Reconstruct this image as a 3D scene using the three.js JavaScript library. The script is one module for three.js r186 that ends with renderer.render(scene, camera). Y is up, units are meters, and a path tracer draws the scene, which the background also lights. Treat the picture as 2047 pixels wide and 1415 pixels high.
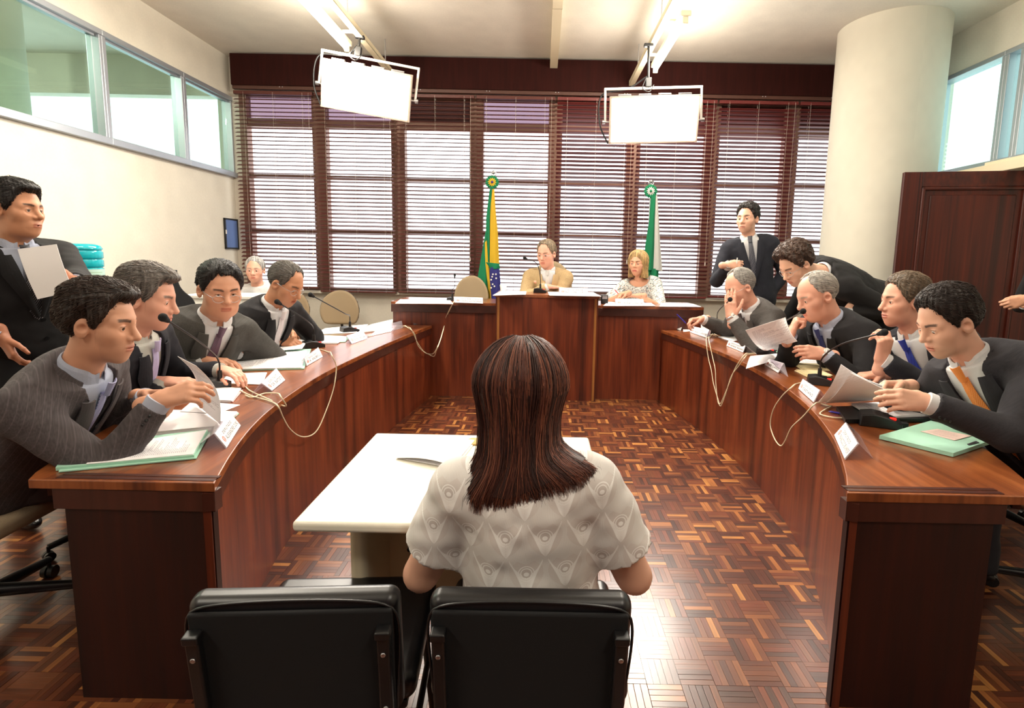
import * as THREE from 'three';
import { RoundedBoxGeometry } from 'three/addons/geometries/RoundedBoxGeometry.js';
import { mergeGeometries } from 'three/addons/utils/BufferGeometryUtils.js';
import { RectAreaLightUniformsLib } from 'three/addons/lights/RectAreaLightUniformsLib.js';

// ---------------------------------------------------------------- camera, sky, light, exposure
const scene = new THREE.Scene();
const renderer = new THREE.WebGLRenderer({ antialias: true });
renderer.toneMapping = THREE.LinearToneMapping;
renderer.toneMappingExposure = 1.0;
renderer.shadowMap.enabled = true;
RectAreaLightUniformsLib.init();

const EYE = 1.38, FOCAL = 1080, CX = 1080, CY = 654, PITCH = Math.atan(139 / 1080), ROLL = 0.02;
const camera = new THREE.PerspectiveCamera(2 * Math.atan(761 / FOCAL) * 180 / Math.PI, 2160 / 1522, 0.05, 200);
camera.setViewOffset(2160, 1522, 0, 107, 2047, 1415);
camera.position.set(0, EYE, 0);
camera.rotation.order = 'YXZ';
camera.rotation.set(-PITCH, 0, ROLL);
scene.add(camera);

scene.background = new THREE.Color().setRGB(0.97, 0.98, 1.0);   // white overcast sky
scene.backgroundIntensity = 3.0;

function areaLight(name, w, h, pos, target, color, intensity) {
  const l = new THREE.RectAreaLight(color, intensity, w, h);
  l.name = name; l.position.set(...pos); l.lookAt(...target); scene.add(l); return l;
}

// ---------------------------------------------------------------- helpers
const V = (x, y, z) => new THREE.Vector3(x, y, z);
const RAD = Math.PI / 180;
function mulberry(a) { return () => { a |= 0; a = a + 0x6D2B79F5 | 0; let t = Math.imul(a ^ a >>> 15, 1 | a); t = t + Math.imul(t ^ t >>> 7, 61 | t) ^ t; return ((t ^ t >>> 14) >>> 0) / 4294967296; }; }
const rnd = mulberry(20240611);
const rr = (a, b) => a + (b - a) * rnd();
const clamp = (x, a, b) => Math.min(b, Math.max(a, x));
const lerp = (a, b, t) => a + (b - a) * t;
const sstep = (a, b, x) => { const t = clamp((x - a) / (b - a), 0, 1); return t * t * (3 - 2 * t); };
// a pixel of the photograph gives a direction; a plane that the thing touches gives its distance
const camRot = new THREE.Matrix4().makeRotationFromEuler(camera.rotation);
const ray = (u, v) => V((u - CX) / FOCAL, -(v - CY) / FOCAL, -1).applyMatrix4(camRot);
const onY = (u, v, y) => { const d = ray(u, v); return d.multiplyScalar((y - EYE) / d.y).add(V(0, EYE, 0)); };
const onZ = (u, v, z) => { const d = ray(u, v); return d.multiplyScalar(z / d.z).add(V(0, EYE, 0)); };
const onX = (u, v, x) => { const d = ray(u, v); return d.multiplyScalar(x / d.x).add(V(0, EYE, 0)); };
function pix(p) { const q = p.clone().sub(V(0, EYE, 0)).applyMatrix4(camRot.clone().invert()); return [CX + FOCAL * q.x / -q.z, CY - FOCAL * q.y / -q.z, -q.z]; }

const taken = {};
function numbered(name) { const n = taken[name] = (taken[name] ?? -1) + 1; return n ? `${name}_${String(n).padStart(3, '0')}` : name; }
const lit = (o) => { o.castShadow = true; o.receiveShadow = true; return o; };
function thing(name, label, category, pos = [0, 0, 0], turn = 0, group) {
  const o = new THREE.Group(); o.name = numbered(name); scene.add(o);
  o.position.set(...(pos.isVector3 ? pos.toArray() : pos)); o.rotation.y = turn;
  o.userData = { label, category }; if (group) o.userData.group = group;
  return o;
}
function part(parent, name, geo, mat, label) {       // geometry in the parent's own axes
  const m = lit(new THREE.Mesh(geo, mat)); m.name = name; parent.add(m); if (label) m.userData.label = label; return m;
}
function partW(parent, name, geo, mat, label) {      // geometry in world axes, parent unturned
  let x = 0, y = 0, z = 0; for (let p = parent; p && p !== scene; p = p.parent) { x += p.position.x; y += p.position.y; z += p.position.z; }
  geo.translate(-x, -y, -z); return part(parent, name, geo, mat, label);
}
function struct(name, geo, mat, label, category) {
  const m = geo ? lit(new THREE.Mesh(geo, mat)) : new THREE.Group(); m.name = name; scene.add(m);
  m.userData = { label, category, kind: 'structure' }; return m;
}
function dup(root, pos, turn, label) {
  const r = root.clone(); r.name = numbered(root.name.replace(/_\d{3}$/, '')); scene.add(r); r.position.set(...pos); r.rotation.y = turn;
  r.userData = { ...root.userData, label: label ?? root.userData.label }; return r;
}
function clean(g) { let q = g.index ? g.toNonIndexed() : g; for (const k of Object.keys(q.attributes)) if (!['position', 'normal', 'uv'].includes(k)) q.deleteAttribute(k); if (!q.attributes.uv) q.setAttribute('uv', new THREE.BufferAttribute(new Float32Array(q.attributes.position.count * 2), 2)); return q; }
const merge = (list) => mergeGeometries(list.map(clean));
function box(w, h, d, x = 0, y = 0, z = 0) { const g = new THREE.BoxGeometry(w, h, d); boxUV(g, w, h, d); return g.translate(x, y, z); }
function boxUV(g, w, h, d) { const uv = g.attributes.uv, s = [[d, h], [d, h], [w, d], [w, d], [w, h], [w, h]]; for (let i = 0; i < uv.count; i++) { const [a, b] = s[Math.floor(i / 4)]; uv.setXY(i, uv.getX(i) * a, uv.getY(i) * b); } }
function rbox(w, h, d, r, x = 0, y = 0, z = 0, seg = 2) { return new RoundedBoxGeometry(w, h, d, seg, Math.min(r, w / 2 - 1e-4, h / 2 - 1e-4, d / 2 - 1e-4)).translate(x, y, z); }
function span(a, b, x0, y0, z0) { return null; }
function bx(x0, x1, y0, y1, z0, z1) { return box(x1 - x0, y1 - y0, z1 - z0, (x0 + x1) / 2, (y0 + y1) / 2, (z0 + z1) / 2); }
function cyl(r0, r1, a, b, seg = 14) {               // tapered rod from a to b
  const d = b.clone().sub(a), g = new THREE.CylinderGeometry(r1, r0, d.length(), seg); g.translate(0, d.length() / 2, 0);
  g.applyQuaternion(new THREE.Quaternion().setFromUnitVectors(V(0, 1, 0), d.normalize())); return g.translate(a.x, a.y, a.z);
}
function tube(pts, r, seg = 40, rad = 7, closed = false) { return new THREE.TubeGeometry(new THREE.CatmullRomCurve3(pts, closed, 'centripetal'), seg, r, rad, closed); }
function lathe(prof, seg = 28) { return new THREE.LatheGeometry(prof.map(([r, y]) => new THREE.Vector2(r, y)), seg); }
function ball(r, x, y, z, sx = 1, sy = 1, sz = 1, n = 16) { return new THREE.SphereGeometry(r, n, Math.ceil(n * 0.7)).scale(sx, sy, sz).translate(x, y, z); }
// a grid of points f(i, j) -> Vector3, made into a sheet of the given thickness (0: single sheet)
function sheet(nu, nv, f, thick = 0, uvf) {
  const P = [], uv = [];
  for (let j = 0; j <= nv; j++) for (let i = 0; i <= nu; i++) { P.push(f(i / nu, j / nv)); uv.push(...(uvf ? uvf(i / nu, j / nv) : [i / nu, j / nv])); }
  const at = (i, j) => P[clamp(j, 0, nv) * (nu + 1) + clamp(i, 0, nu)];
  const pos = [], uvs = [], idx = [], n = P.length, N = [];
  for (let j = 0; j <= nv; j++) for (let i = 0; i <= nu; i++) N.push(at(i + 1, j).clone().sub(at(i - 1, j)).cross(at(i, j + 1).clone().sub(at(i, j - 1))).normalize());
  for (let s = 0; s < (thick ? 2 : 1); s++) P.forEach((p, k) => { const q = p.clone().addScaledVector(N[k], thick ? (s ? -thick / 2 : thick / 2) : 0); pos.push(q.x, q.y, q.z); uvs.push(uv[2 * k], uv[2 * k + 1]); });
  const q = (a, b, c, d) => idx.push(a, b, c, a, c, d), w = nu + 1;
  for (let j = 0; j < nv; j++) for (let i = 0; i < nu; i++) { const a = j * w + i; q(a, a + 1, a + w + 1, a + w); if (thick) q(n + a, n + a + w, n + a + w + 1, n + a + 1); }
  if (thick) {
    for (let i = 0; i < nu; i++) { q(i + 1, i, n + i, n + i + 1); const a = nv * w + i; q(a, a + 1, n + a + 1, n + a); }
    for (let j = 0; j < nv; j++) { const a = j * w; q(a, a + w, n + a + w, n + a); const b = a + nu; q(b + w, b, n + b, n + b + w); }
  }
  const g = new THREE.BufferGeometry(); g.setAttribute('position', new THREE.Float32BufferAttribute(pos, 3)); g.setAttribute('uv', new THREE.Float32BufferAttribute(uvs, 2)); g.setIndex(idx);
  if (thick) { const h = g.toNonIndexed(); h.computeVertexNormals(); return h; }
  g.computeVertexNormals(); return g;
}
// outline [x, z] drawn on a horizontal plane, made into a slab from y0 to y1
function slab(outline, y0, y1, bevel = 0) {
  const s = new THREE.Shape(outline.map(([x, z]) => new THREE.Vector2(x, -z)));
  const g = new THREE.ExtrudeGeometry(s, { depth: y1 - y0 - 2 * bevel, bevelEnabled: bevel > 0, bevelSize: bevel, bevelThickness: bevel, bevelSegments: 2, bevelOffset: -bevel, curveSegments: 8 });
  return g.rotateX(-Math.PI / 2).translate(0, y0 + bevel, 0);
}
// a standing band along a path [x, z], thickness to its left, uv in metres
function band(path, thick, y0, y1) {
  const n = path.length, L = [], R = []; let s = 0; const S = [0];
  for (let i = 0; i < n; i++) {
    const a = path[Math.max(0, i - 1)], b = path[Math.min(n - 1, i + 1)], dx = b[0] - a[0], dz = b[1] - a[1], l = Math.hypot(dx, dz);
    L.push(path[i]); R.push([path[i][0] + dz / l * thick, path[i][1] - dx / l * thick]);
    if (i) S.push(s += Math.hypot(path[i][0] - path[i - 1][0], path[i][1] - path[i - 1][1]));
  }
  const pos = [], uv = []; const quad = (a, b, c, d, ua, ub, uc, ud) => { for (const p of [a, b, c, a, c, d]) pos.push(...p); for (const t of [ua, ub, uc, ua, uc, ud]) uv.push(...t); };
  const h = (p, y) => [p[0], y, p[1]];
  for (let i = 0; i < n - 1; i++) {
    const j = i + 1, u = [S[i], y0], v = [S[j], y0], w = [S[j], y1], x = [S[i], y1];
    quad(h(L[i], y0), h(L[j], y0), h(L[j], y1), h(L[i], y1), u, v, w, x);
    quad(h(R[j], y0), h(R[i], y0), h(R[i], y1), h(R[j], y1), v, u, x, w);
    quad(h(L[i], y1), h(L[j], y1), h(R[j], y1), h(R[i], y1), u, v, w, x);
    quad(h(R[i], y0), h(R[j], y0), h(L[j], y0), h(L[i], y0), u, v, w, x);
  }
  quad(h(R[0], y0), h(L[0], y0), h(L[0], y1), h(R[0], y1), [0, y0], [thick, y0], [thick, y1], [0, y1]);
  const e = n - 1; quad(h(L[e], y0), h(R[e], y0), h(R[e], y1), h(L[e], y1), [0, y0], [thick, y0], [thick, y1], [0, y1]);
  const g = new THREE.BufferGeometry(); g.setAttribute('position', new THREE.Float32BufferAttribute(pos, 3)); g.setAttribute('uv', new THREE.Float32BufferAttribute(uv, 2));
  g.computeVertexNormals(); return g;
}
function curve2(pts, n) { const c = new THREE.CatmullRomCurve3(pts.map(([x, z]) => V(x, 0, z)), false, 'centripetal'); return c.getSpacedPoints(n).map((p) => [p.x, p.z]); }
function offset2(path, d) { return path.map((p, i) => { const a = path[Math.max(0, i - 1)], b = path[Math.min(path.length - 1, i + 1)], dx = b[0] - a[0], dz = b[1] - a[1], l = Math.hypot(dx, dz); return [p[0] + dz / l * d, p[1] - dx / l * d]; }); }

// ---------------------------------------------------------------- noise and textures
const perm = (() => { const r = mulberry(77), p = [...Array(256).keys()]; for (let i = 255; i; i--) { const j = Math.floor(r() * (i + 1)); [p[i], p[j]] = [p[j], p[i]]; } return p.concat(p); })();
function vnoise(x, y, z = 0) {                          // value noise, -1 to 1
  const X = Math.floor(x), Y = Math.floor(y), Z = Math.floor(z), fx = x - X, fy = y - Y, fz = z - Z, u = fx * fx * (3 - 2 * fx), v = fy * fy * (3 - 2 * fy), w = fz * fz * (3 - 2 * fz);
  const h = (i, j, k) => perm[perm[perm[(X + i) & 255] + ((Y + j) & 255)] + ((Z + k) & 255)] / 127.5 - 1;
  return lerp(lerp(lerp(h(0, 0, 0), h(1, 0, 0), u), lerp(h(0, 1, 0), h(1, 1, 0), u), v), lerp(lerp(h(0, 0, 1), h(1, 0, 1), u), lerp(h(0, 1, 1), h(1, 1, 1), u), v), w);
}
function pnoise(x, y, px, py) {                         // the same, repeating after px, py cells
  const X = Math.floor(x), Y = Math.floor(y), fx = x - X, fy = y - Y, u = fx * fx * (3 - 2 * fx), v = fy * fy * (3 - 2 * fy);
  const h = (i, j) => perm[perm[(((X + i) % px) + px) % px & 255] + ((((Y + j) % py) + py) % py & 255)] / 127.5 - 1;
  return lerp(lerp(h(0, 0), h(1, 0), u), lerp(h(0, 1), h(1, 1), u), v);
}
function dataTex(w, h, f, srgb = true) {
  const d = new Uint8Array(w * h * 4);
  for (let j = 0; j < h; j++) for (let i = 0; i < w; i++) { const c = f(i / w, j / h), k = 4 * (j * w + i); d[k] = clamp(c[0], 0, 255); d[k + 1] = clamp(c[1], 0, 255); d[k + 2] = clamp(c[2], 0, 255); d[k + 3] = 255; }
  const t = new THREE.DataTexture(d, w, h); t.wrapS = t.wrapT = THREE.RepeatWrapping; t.magFilter = THREE.LinearFilter; t.minFilter = THREE.LinearMipmapLinearFilter; t.generateMipmaps = true; if (srgb) t.colorSpace = THREE.SRGBColorSpace; t.needsUpdate = true; return t;
}
function canvasTex(w, h, draw) { const c = document.createElement('canvas'); c.width = w; c.height = h; const x = c.getContext('2d'); draw(x, w, h); const t = new THREE.CanvasTexture(c); t.colorSpace = THREE.SRGBColorSpace; t.wrapS = t.wrapT = THREE.RepeatWrapping; return t; }
function scaled(t, x, y, rot = 0) { const c = t.clone(); c.repeat.set(x, y); c.rotation = rot; c.needsUpdate = true; return c; }
const mat = (o) => new THREE.MeshPhysicalMaterial(o);
const rgb = (r, g, b) => new THREE.Color(`rgb(${Math.round(r)},${Math.round(g)},${Math.round(b)})`);

// veneer: streaks along v, one texture is 1 m x 1 m
function woodTex(base, dark, light, n = 512, streak = 1) {
  return dataTex(n, n, (u, v) => {
    const wob = 0.012 * pnoise(u * 3, v * 2, 3, 2);
    const a = pnoise((u + wob) * 12, v * 2, 12, 2) * 0.5 + pnoise((u + wob) * 40, v * 3, 40, 3) * 0.35 + pnoise((u + wob * 0.5) * 150, v * 5, 150, 5) * 0.3 * streak;
    const k = clamp(a, -1, 1); const c = k > 0 ? light : dark; const t = Math.abs(k);
    return [0, 1, 2].map((i) => lerp(base[i], c[i], t));
  });
}
const veneerTex = woodTex([104, 43, 22], [52, 18, 11], [138, 66, 34]);
const topTex = woodTex([132, 70, 34], [82, 38, 20], [164, 96, 52]);
const grainTex = dataTex(256, 256, (u, v) => { const a = pnoise(u * 30, v * 3, 30, 3) * 0.5 + pnoise(u * 90, v * 5, 90, 5) * 0.5; const g = 225 + a * 30; return [g, g, g]; });
const plasterTex = dataTex(256, 256, (u, v) => { const g = 245 + 4 * pnoise(u * 8, v * 8, 8, 8) + 2.5 * pnoise(u * 90, v * 90, 90, 90); return [g, g, g]; });
const weaveTex = dataTex(128, 128, (u, v) => { const g = 215 + 24 * pnoise(u * 64, v * 64, 64, 64) + 14 * Math.sin(u * 64 * Math.PI * 2) * Math.sin(v * 64 * Math.PI * 2); return [g, g, g]; });
const pinTex = dataTex(128, 128, (u, v) => { const g = 205 + 26 * pnoise(u * 64, v * 64, 64, 64) + ((u * 8) % 1 < 0.1 ? 40 : 0); return [g, g, g]; });

const M = {
  wall: mat({ color: rgb(232, 226, 212), map: scaled(plasterTex, 1, 1), roughness: 0.9 }),
  ceiling: mat({ color: rgb(236, 230, 218), map: scaled(plasterTex, 1, 1), roughness: 0.92 }),
  column: mat({ color: rgb(226, 221, 206), map: scaled(plasterTex, 0.5, 0.5), roughness: 0.85 }),
  veneer: mat({ map: veneerTex, roughness: 0.38, clearcoat: 0.25, clearcoatRoughness: 0.25 }),
  deskTop: mat({ map: topTex, roughness: 0.32, clearcoat: 0.5, clearcoatRoughness: 0.12 }),
  edge: mat({ color: rgb(74, 34, 26), map: grainTex, roughness: 0.35, clearcoat: 0.3, clearcoatRoughness: 0.25 }),
  pelmet: mat({ color: rgb(52, 17, 13), map: grainTex, roughness: 0.8, specularIntensity: 0.3 }),
  slat: mat({ color: rgb(92, 45, 38), roughness: 0.42 }),
  slatRed: mat({ color: rgb(110, 42, 40), roughness: 0.42 }),
  alu: mat({ color: rgb(176, 182, 190), metalness: 0.6, roughness: 0.42 }),
  bronze: mat({ color: rgb(136, 104, 90), metalness: 0.25, roughness: 0.5 }),
  glass: mat({ color: 0xffffff, transmission: 1, thickness: 0, roughness: 0.02, ior: 1.5 }),
  glassGreen: mat({ color: rgb(216, 236, 230), transmission: 1, thickness: 0, roughness: 0.03, ior: 1.5 }),
  glassLilac: mat({ color: rgb(176, 162, 172), transmission: 1, thickness: 0, roughness: 0.2, ior: 1.5 }),
  darkPanel: mat({ color: rgb(70, 24, 24), roughness: 0.6 }),
  black: mat({ color: rgb(18, 18, 20), roughness: 0.45 }),
  blackPlastic: mat({ color: rgb(22, 22, 24), roughness: 0.35 }),
  leather: mat({ color: rgb(17, 17, 20), roughness: 0.38, clearcoat: 0.25, clearcoatRoughness: 0.3 }),
  beige: mat({ color: rgb(206, 182, 148), map: scaled(weaveTex, 8, 8), roughness: 0.95 }),
  white: mat({ color: rgb(240, 238, 232), roughness: 0.6 }),
  whiteTop: mat({ color: rgb(236, 232, 216), roughness: 0.35 }),
  cream: mat({ color: rgb(226, 214, 184), roughness: 0.5 }),
  steel: mat({ color: rgb(200, 200, 204), metalness: 1, roughness: 0.28 }),
  cable: mat({ color: rgb(226, 214, 184), roughness: 0.55 }),
  acrylic: mat({ color: rgb(244, 240, 246), transmission: 0.85, thickness: 0, roughness: 0.08, ior: 1.49 }),
  paper: mat({ color: rgb(246, 244, 246), roughness: 0.9 }),
  mint: mat({ color: rgb(164, 212, 190), roughness: 0.8 }),
  manila: mat({ color: rgb(236, 218, 170), roughness: 0.8 }),
  pinkPaper: mat({ color: rgb(232, 176, 176), roughness: 0.8 }),
  ink: mat({ color: rgb(40, 40, 46), roughness: 0.8 }),
  blackFabric: mat({ color: rgb(18, 18, 20), roughness: 0.95 }),
};
// ---------------------------------------------------------------- the room
const X0 = -3.93, X1 = 4.27, Z0 = -7.05, Z1 = 3.2, YC = 3.77, T = 0.16;
// parquet floor: squares of five strips laid in turn along and across
const floorBase = struct('floor', bx(-8.3, X1 + T, -0.2, -0.012, Z0 - T, Z1 + T), mat({ color: rgb(46, 24, 14), roughness: 0.9 }), 'brown wooden parquet floor of small basket-weave squares', 'floor');
{
  const Q = 0.113, S = Q / 5, gx = 0.599, gz = -1.723;
  const tones = [[98, 52, 32], [78, 38, 26], [116, 66, 40], [88, 44, 30], [134, 80, 46], [66, 32, 23], [104, 56, 33], [176, 118, 66], [84, 42, 28], [108, 54, 34], [154, 96, 54], [72, 40, 30]];
  const mats = tones.map((c) => mat({ color: rgb(c[0] * 1.14, c[1] * 1.15, c[2] * 1.1), map: scaled(grainTex, 3, 3), roughness: 0.32, clearcoat: 0.45, clearcoatRoughness: 0.22, bumpMap: scaled(grainTex, 3, 3), bumpScale: 0.0004 }));
  const geos = [0, 0.31, 0.62].map((o) => { const g = rbox(S - 0.0008, 0.012, Q - 0.0008, 0.0008, 0, 0, 0, 1); const p = g.attributes.position, uv = g.attributes.uv; for (let i = 0; i < p.count; i++) uv.setXY(i, p.getX(i) + o, p.getZ(i) + o * 2); return g; });
  const all = [];
  for (let a = -40; a < 32; a++) for (let b = -48; b < 22; b++) {
    const cx = gx + (a + 0.5) * Q, cz = gz + (b + 0.5) * Q; if (cx < X0 || cx > X1 || cz < Z0 || cz > 0.6) continue;
    const along = ((a + b) & 1) === 0;
    for (let k = 0; k < 5; k++) {
      const o = (k - 2) * S, x = cx + (along ? o : 0), z = cz + (along ? 0 : o);
      const r = rnd(); const tone = r < 0.16 ? [7, 10, 4][Math.floor(rnd() * 3)] : [0, 1, 2, 3, 5, 6, 8, 9, 11][Math.floor(rnd() * 9)];
      all.push({ x, z, along, tone, y: -0.006 + rr(-0.0003, 0.0003), g: Math.floor(rnd() * 3) });
    }
  }
  for (const s of all) { const [u, v, w] = s.z < -0.4 ? pix(V(s.x, 0, s.z)) : [0, 0, 9]; s.seen = s.z < -0.4 && v < 1425 && ((u > 1255 && u < 1660 && s.x < 1.25) || (u > 520 && u < 720 && v < 1160 && v > 1040) || (u < 130 && v > 1180)) ? 1 / w : 0; }
  all.sort((p, q) => q.seen - p.seen);
  all.slice(0, 300).forEach((s) => { const m = part(floorBase, 'parquet_strip', geos[s.g], mats[s.tone]); m.position.set(s.x, s.y, s.z); if (!s.along) m.rotation.y = Math.PI / 2; });
  const byTone = tones.map(() => []);
  all.slice(300).forEach((s) => { const w = S - 0.0008, l = Q - 0.0008; const g = new THREE.BoxGeometry(w, 0.012, l); const p = g.attributes.position, uv = g.attributes.uv; for (let i = 0; i < p.count; i++) uv.setXY(i, p.getX(i) + s.g * 0.31, p.getZ(i) + s.g * 0.62); if (!s.along) g.rotateY(Math.PI / 2); byTone[s.tone].push(g.translate(s.x, s.y, s.z)); });
  byTone.forEach((l, i) => { if (l.length) { const m = part(floorBase, 'parquet_strips', merge(l), mats[i]); m.userData.kind = 'stuff'; } });
}
struct('ceiling', bx(-8.3, X1 + T, YC, YC + T, Z0 - T, Z1 + T), M.ceiling, 'plain off-white plaster ceiling', 'ceiling');
struct('wall_rear', bx(-8.3, X1 + T, -0.2, YC, Z1, Z1 + T), M.darkPanel, 'unseen wall behind the photographer coloured dark to cut bounced light', 'wall');  // unseen; dark colour chosen to keep bounced light off the desk ends

// left wall: solid below, a strip of glazing, solid above; a neighbouring room lies behind the glass
const LW0 = 2.31, LW1 = 3.29;
struct('wall_left', merge([bx(X0 - T, X0, 0, LW0, Z0, Z1), bx(X0 - T, X0, LW1, YC, Z0, Z1), bx(X0 - T, X0, LW0, LW1, 0.55, Z1)]), M.wall, 'cream side wall under the strip of interior windows', 'wall');
struct('wall_annex', merge([bx(-8.3, -8.14, -0.2, YC, Z0 - T, Z1), bx(-8.14, X0 - T, 0, 0.9, Z0 - T, Z0), bx(-8.14, X0 - T, 3.3, YC, Z0 - T, Z0), bx(-8.14, X0 - T, 0, YC, 0.6, 0.76)]), M.wall, 'pale walls of the room seen through the interior windows', 'wall');
struct('column_reflection', new THREE.CylinderGeometry(0.5, 0.5, YC, 40).translate(-5.6, YC / 2, -5.4), M.column, 'added round column standing in for a reflection in the interior windows', 'column');  // added column, stands in for the main column mirrored in the panes
{
  const zs = [Z0, -6.12, -5.03, -3.94, -2.85, -1.76, -0.67, 0.5], f = 0.045;
  for (let i = 0; i < 7; i++) {
    const a = zs[i + 1], b = zs[i]; // a nearer
    const w = struct(`window_${i + 9}`, null, null, ['', 'end'].includes(i) ? '' : `aluminium framed interior window pane number ${i + 1} from the blinds`, 'window');
    w.userData.label = i === 0 ? 'interior window next to the blinds in the strip above the cream wall' : ['second', 'third', 'fourth', 'fifth', 'sixth', 'seventh'][i - 1] + ' interior window from the blinds in the strip above the wall';
    w.position.set(X0 - 0.05, LW0, (a + b) / 2); const h = LW1 - LW0, L = a - b;
    part(w, 'sill', rbox(0.16, 0.06, L, 0.006, 0.02, 0.03, 0), M.alu);
    part(w, 'head', rbox(0.14, 0.05, L, 0.006, 0.01, h - 0.025, 0), M.alu);
    part(w, 'jamb', rbox(0.12, h, f, 0.006, 0.01, h / 2, L / 2 - f / 2), M.alu);
    part(w, 'jamb', rbox(0.12, h, f * 0.7, 0.006, 0.01, h / 2, -L / 2 + f * 0.35), M.alu);
    part(w, 'bead', merge([box(0.02, 0.018, L - f * 2, 0.03, 0.068, 0), box(0.02, 0.018, L - f * 2, 0.03, h - 0.06, 0)]), M.alu);
    part(w, 'pane', box(0.006, h - 0.1, L - f * 1.6, 0, h / 2, 0), M.glassGreen);
  }
}
// right wall with its own high windows
const RW0 = 2.33, RW1 = 3.36;
struct('wall_right', merge([bx(X1, X1 + T, 0, RW0, Z0, Z1), bx(X1, X1 + T, RW1, YC, Z0, Z1), bx(X1, X1 + T, RW0, RW1, Z0, -6.15), bx(X1, X1 + T, RW0, RW1, -2.4, Z1)]), M.wall, 'cream side wall behind the round column', 'wall');
{
  const zs = [-6.15, -5.28, -5.08, -4.1, -3.3, -2.4];
  for (let i = 0; i < 5; i++) {
    const a = zs[i + 1], b = zs[i], L = a - b, h = RW1 - RW0, f = 0.04;
    const w = struct(`window_${i + 16}`, null, null, ['bright white high window beside the round column', 'narrow high window light between two aluminium posts', 'high window above the dark wooden panel', 'high window further along the right wall', 'last high window along the right wall'][i], 'window');
    w.position.set(X1 + 0.05, RW0, (a + b) / 2);
    part(w, 'sill', rbox(0.14, 0.05, L, 0.006, -0.01, 0.025, 0), M.alu);
    part(w, 'head', rbox(0.14, 0.045, L, 0.006, -0.01, h - 0.022, 0), M.alu);
    for (const s of [-1, 1]) part(w, 'jamb', rbox(0.12, h, f, 0.006, -0.01, h / 2, s * (L / 2 - f / 2)), M.alu);
    part(w, 'pane', box(0.006, h - 0.08, L - f * 1.6, 0, h / 2, 0), M.glassGreen);
  }
}
// window wall
const WY0 = 0.9, WY1 = 3.36, MOD = 0.992, WC = (k) => -3.33 + MOD * k;
struct('wall_back', merge([bx(X0 - T, X1 + T, 0, WY0, Z0 - T, Z0), bx(X0 - T, X1 + T, WY1, YC, Z0 - T, Z0), bx(X0 - T, WC(0) - 0.496, WY0, WY1, Z0 - T, Z0), bx(WC(7) + 0.496, X1 + T, WY0, WY1, Z0 - T, Z0)]), M.wall, 'cream wall below and around the big windows', 'wall');
struct('trim_1', bx(X0 + 0.01, X1, WY0 - 0.03, WY0, Z0, Z0 + 0.09), M.wall, 'shallow cream sill under the wooden blinds', 'sill');
const upper = ['lilac', 'lilac', 'dark', 'lilac', 'dark', 'dark', 'dark', 'dark'];
for (let k = 0; k < 8; k++) {
  const w = struct(`window_${k + 1}`, null, null, ['first', 'second', 'third', 'fourth', 'fifth', 'sixth', 'seventh', 'eighth'][k] + ' tall window behind the wooden blinds, counted from the blue notice board', 'window');
  w.position.set(WC(k), WY0, Z0 - 0.06); const h = WY1 - WY0, jw = (MOD - 0.82) / 2;
  for (const s of [-1, 1]) part(w, 'jamb', box(jw, h, 0.12, s * (MOD / 2 - jw / 2), h / 2, 0), M.bronze);
  const ys = [0.02, 0.76, 1.44, 2.1, h - 0.02];
  ys.forEach((y, i) => part(w, i === 0 ? 'sill' : i === 4 ? 'head' : 'transom', box(0.82, i === 3 ? 0.1 : 0.05, 0.09, 0, y, 0), M.bronze));
  for (let i = 0; i < 4; i++) part(w, 'pane', box(0.82, ys[i + 1] - ys[i] - 0.05, 0.006, 0, (ys[i] + ys[i + 1]) / 2, -0.02), i < 3 ? M.glass : upper[k] === 'dark' ? M.darkPanel : M.glassLilac);
}
const pel = thing('pelmet', 'dark brown wooden pelmet board running above all the blinds', 'pelmet', [0.17, 3.39, Z0 + 0.17]);
part(pel, 'board', box(7.96, 0.36, 0.03, 0, 0.18, 0.0), M.pelmet);
part(pel, 'rail', rbox(7.96, 0.045, 0.05, 0.008, 0, -0.02, -0.03), mat({ color: rgb(84, 52, 42), roughness: 0.5 }));
for (let i = 0; i < 9; i++) part(pel, 'screw_plate', merge([0, 0.035].map((d) => ball(0.007, -3.4 + i * 0.84 + d, -0.012, -0.003, 1, 1, 0.5, 8))), M.steel);
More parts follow.
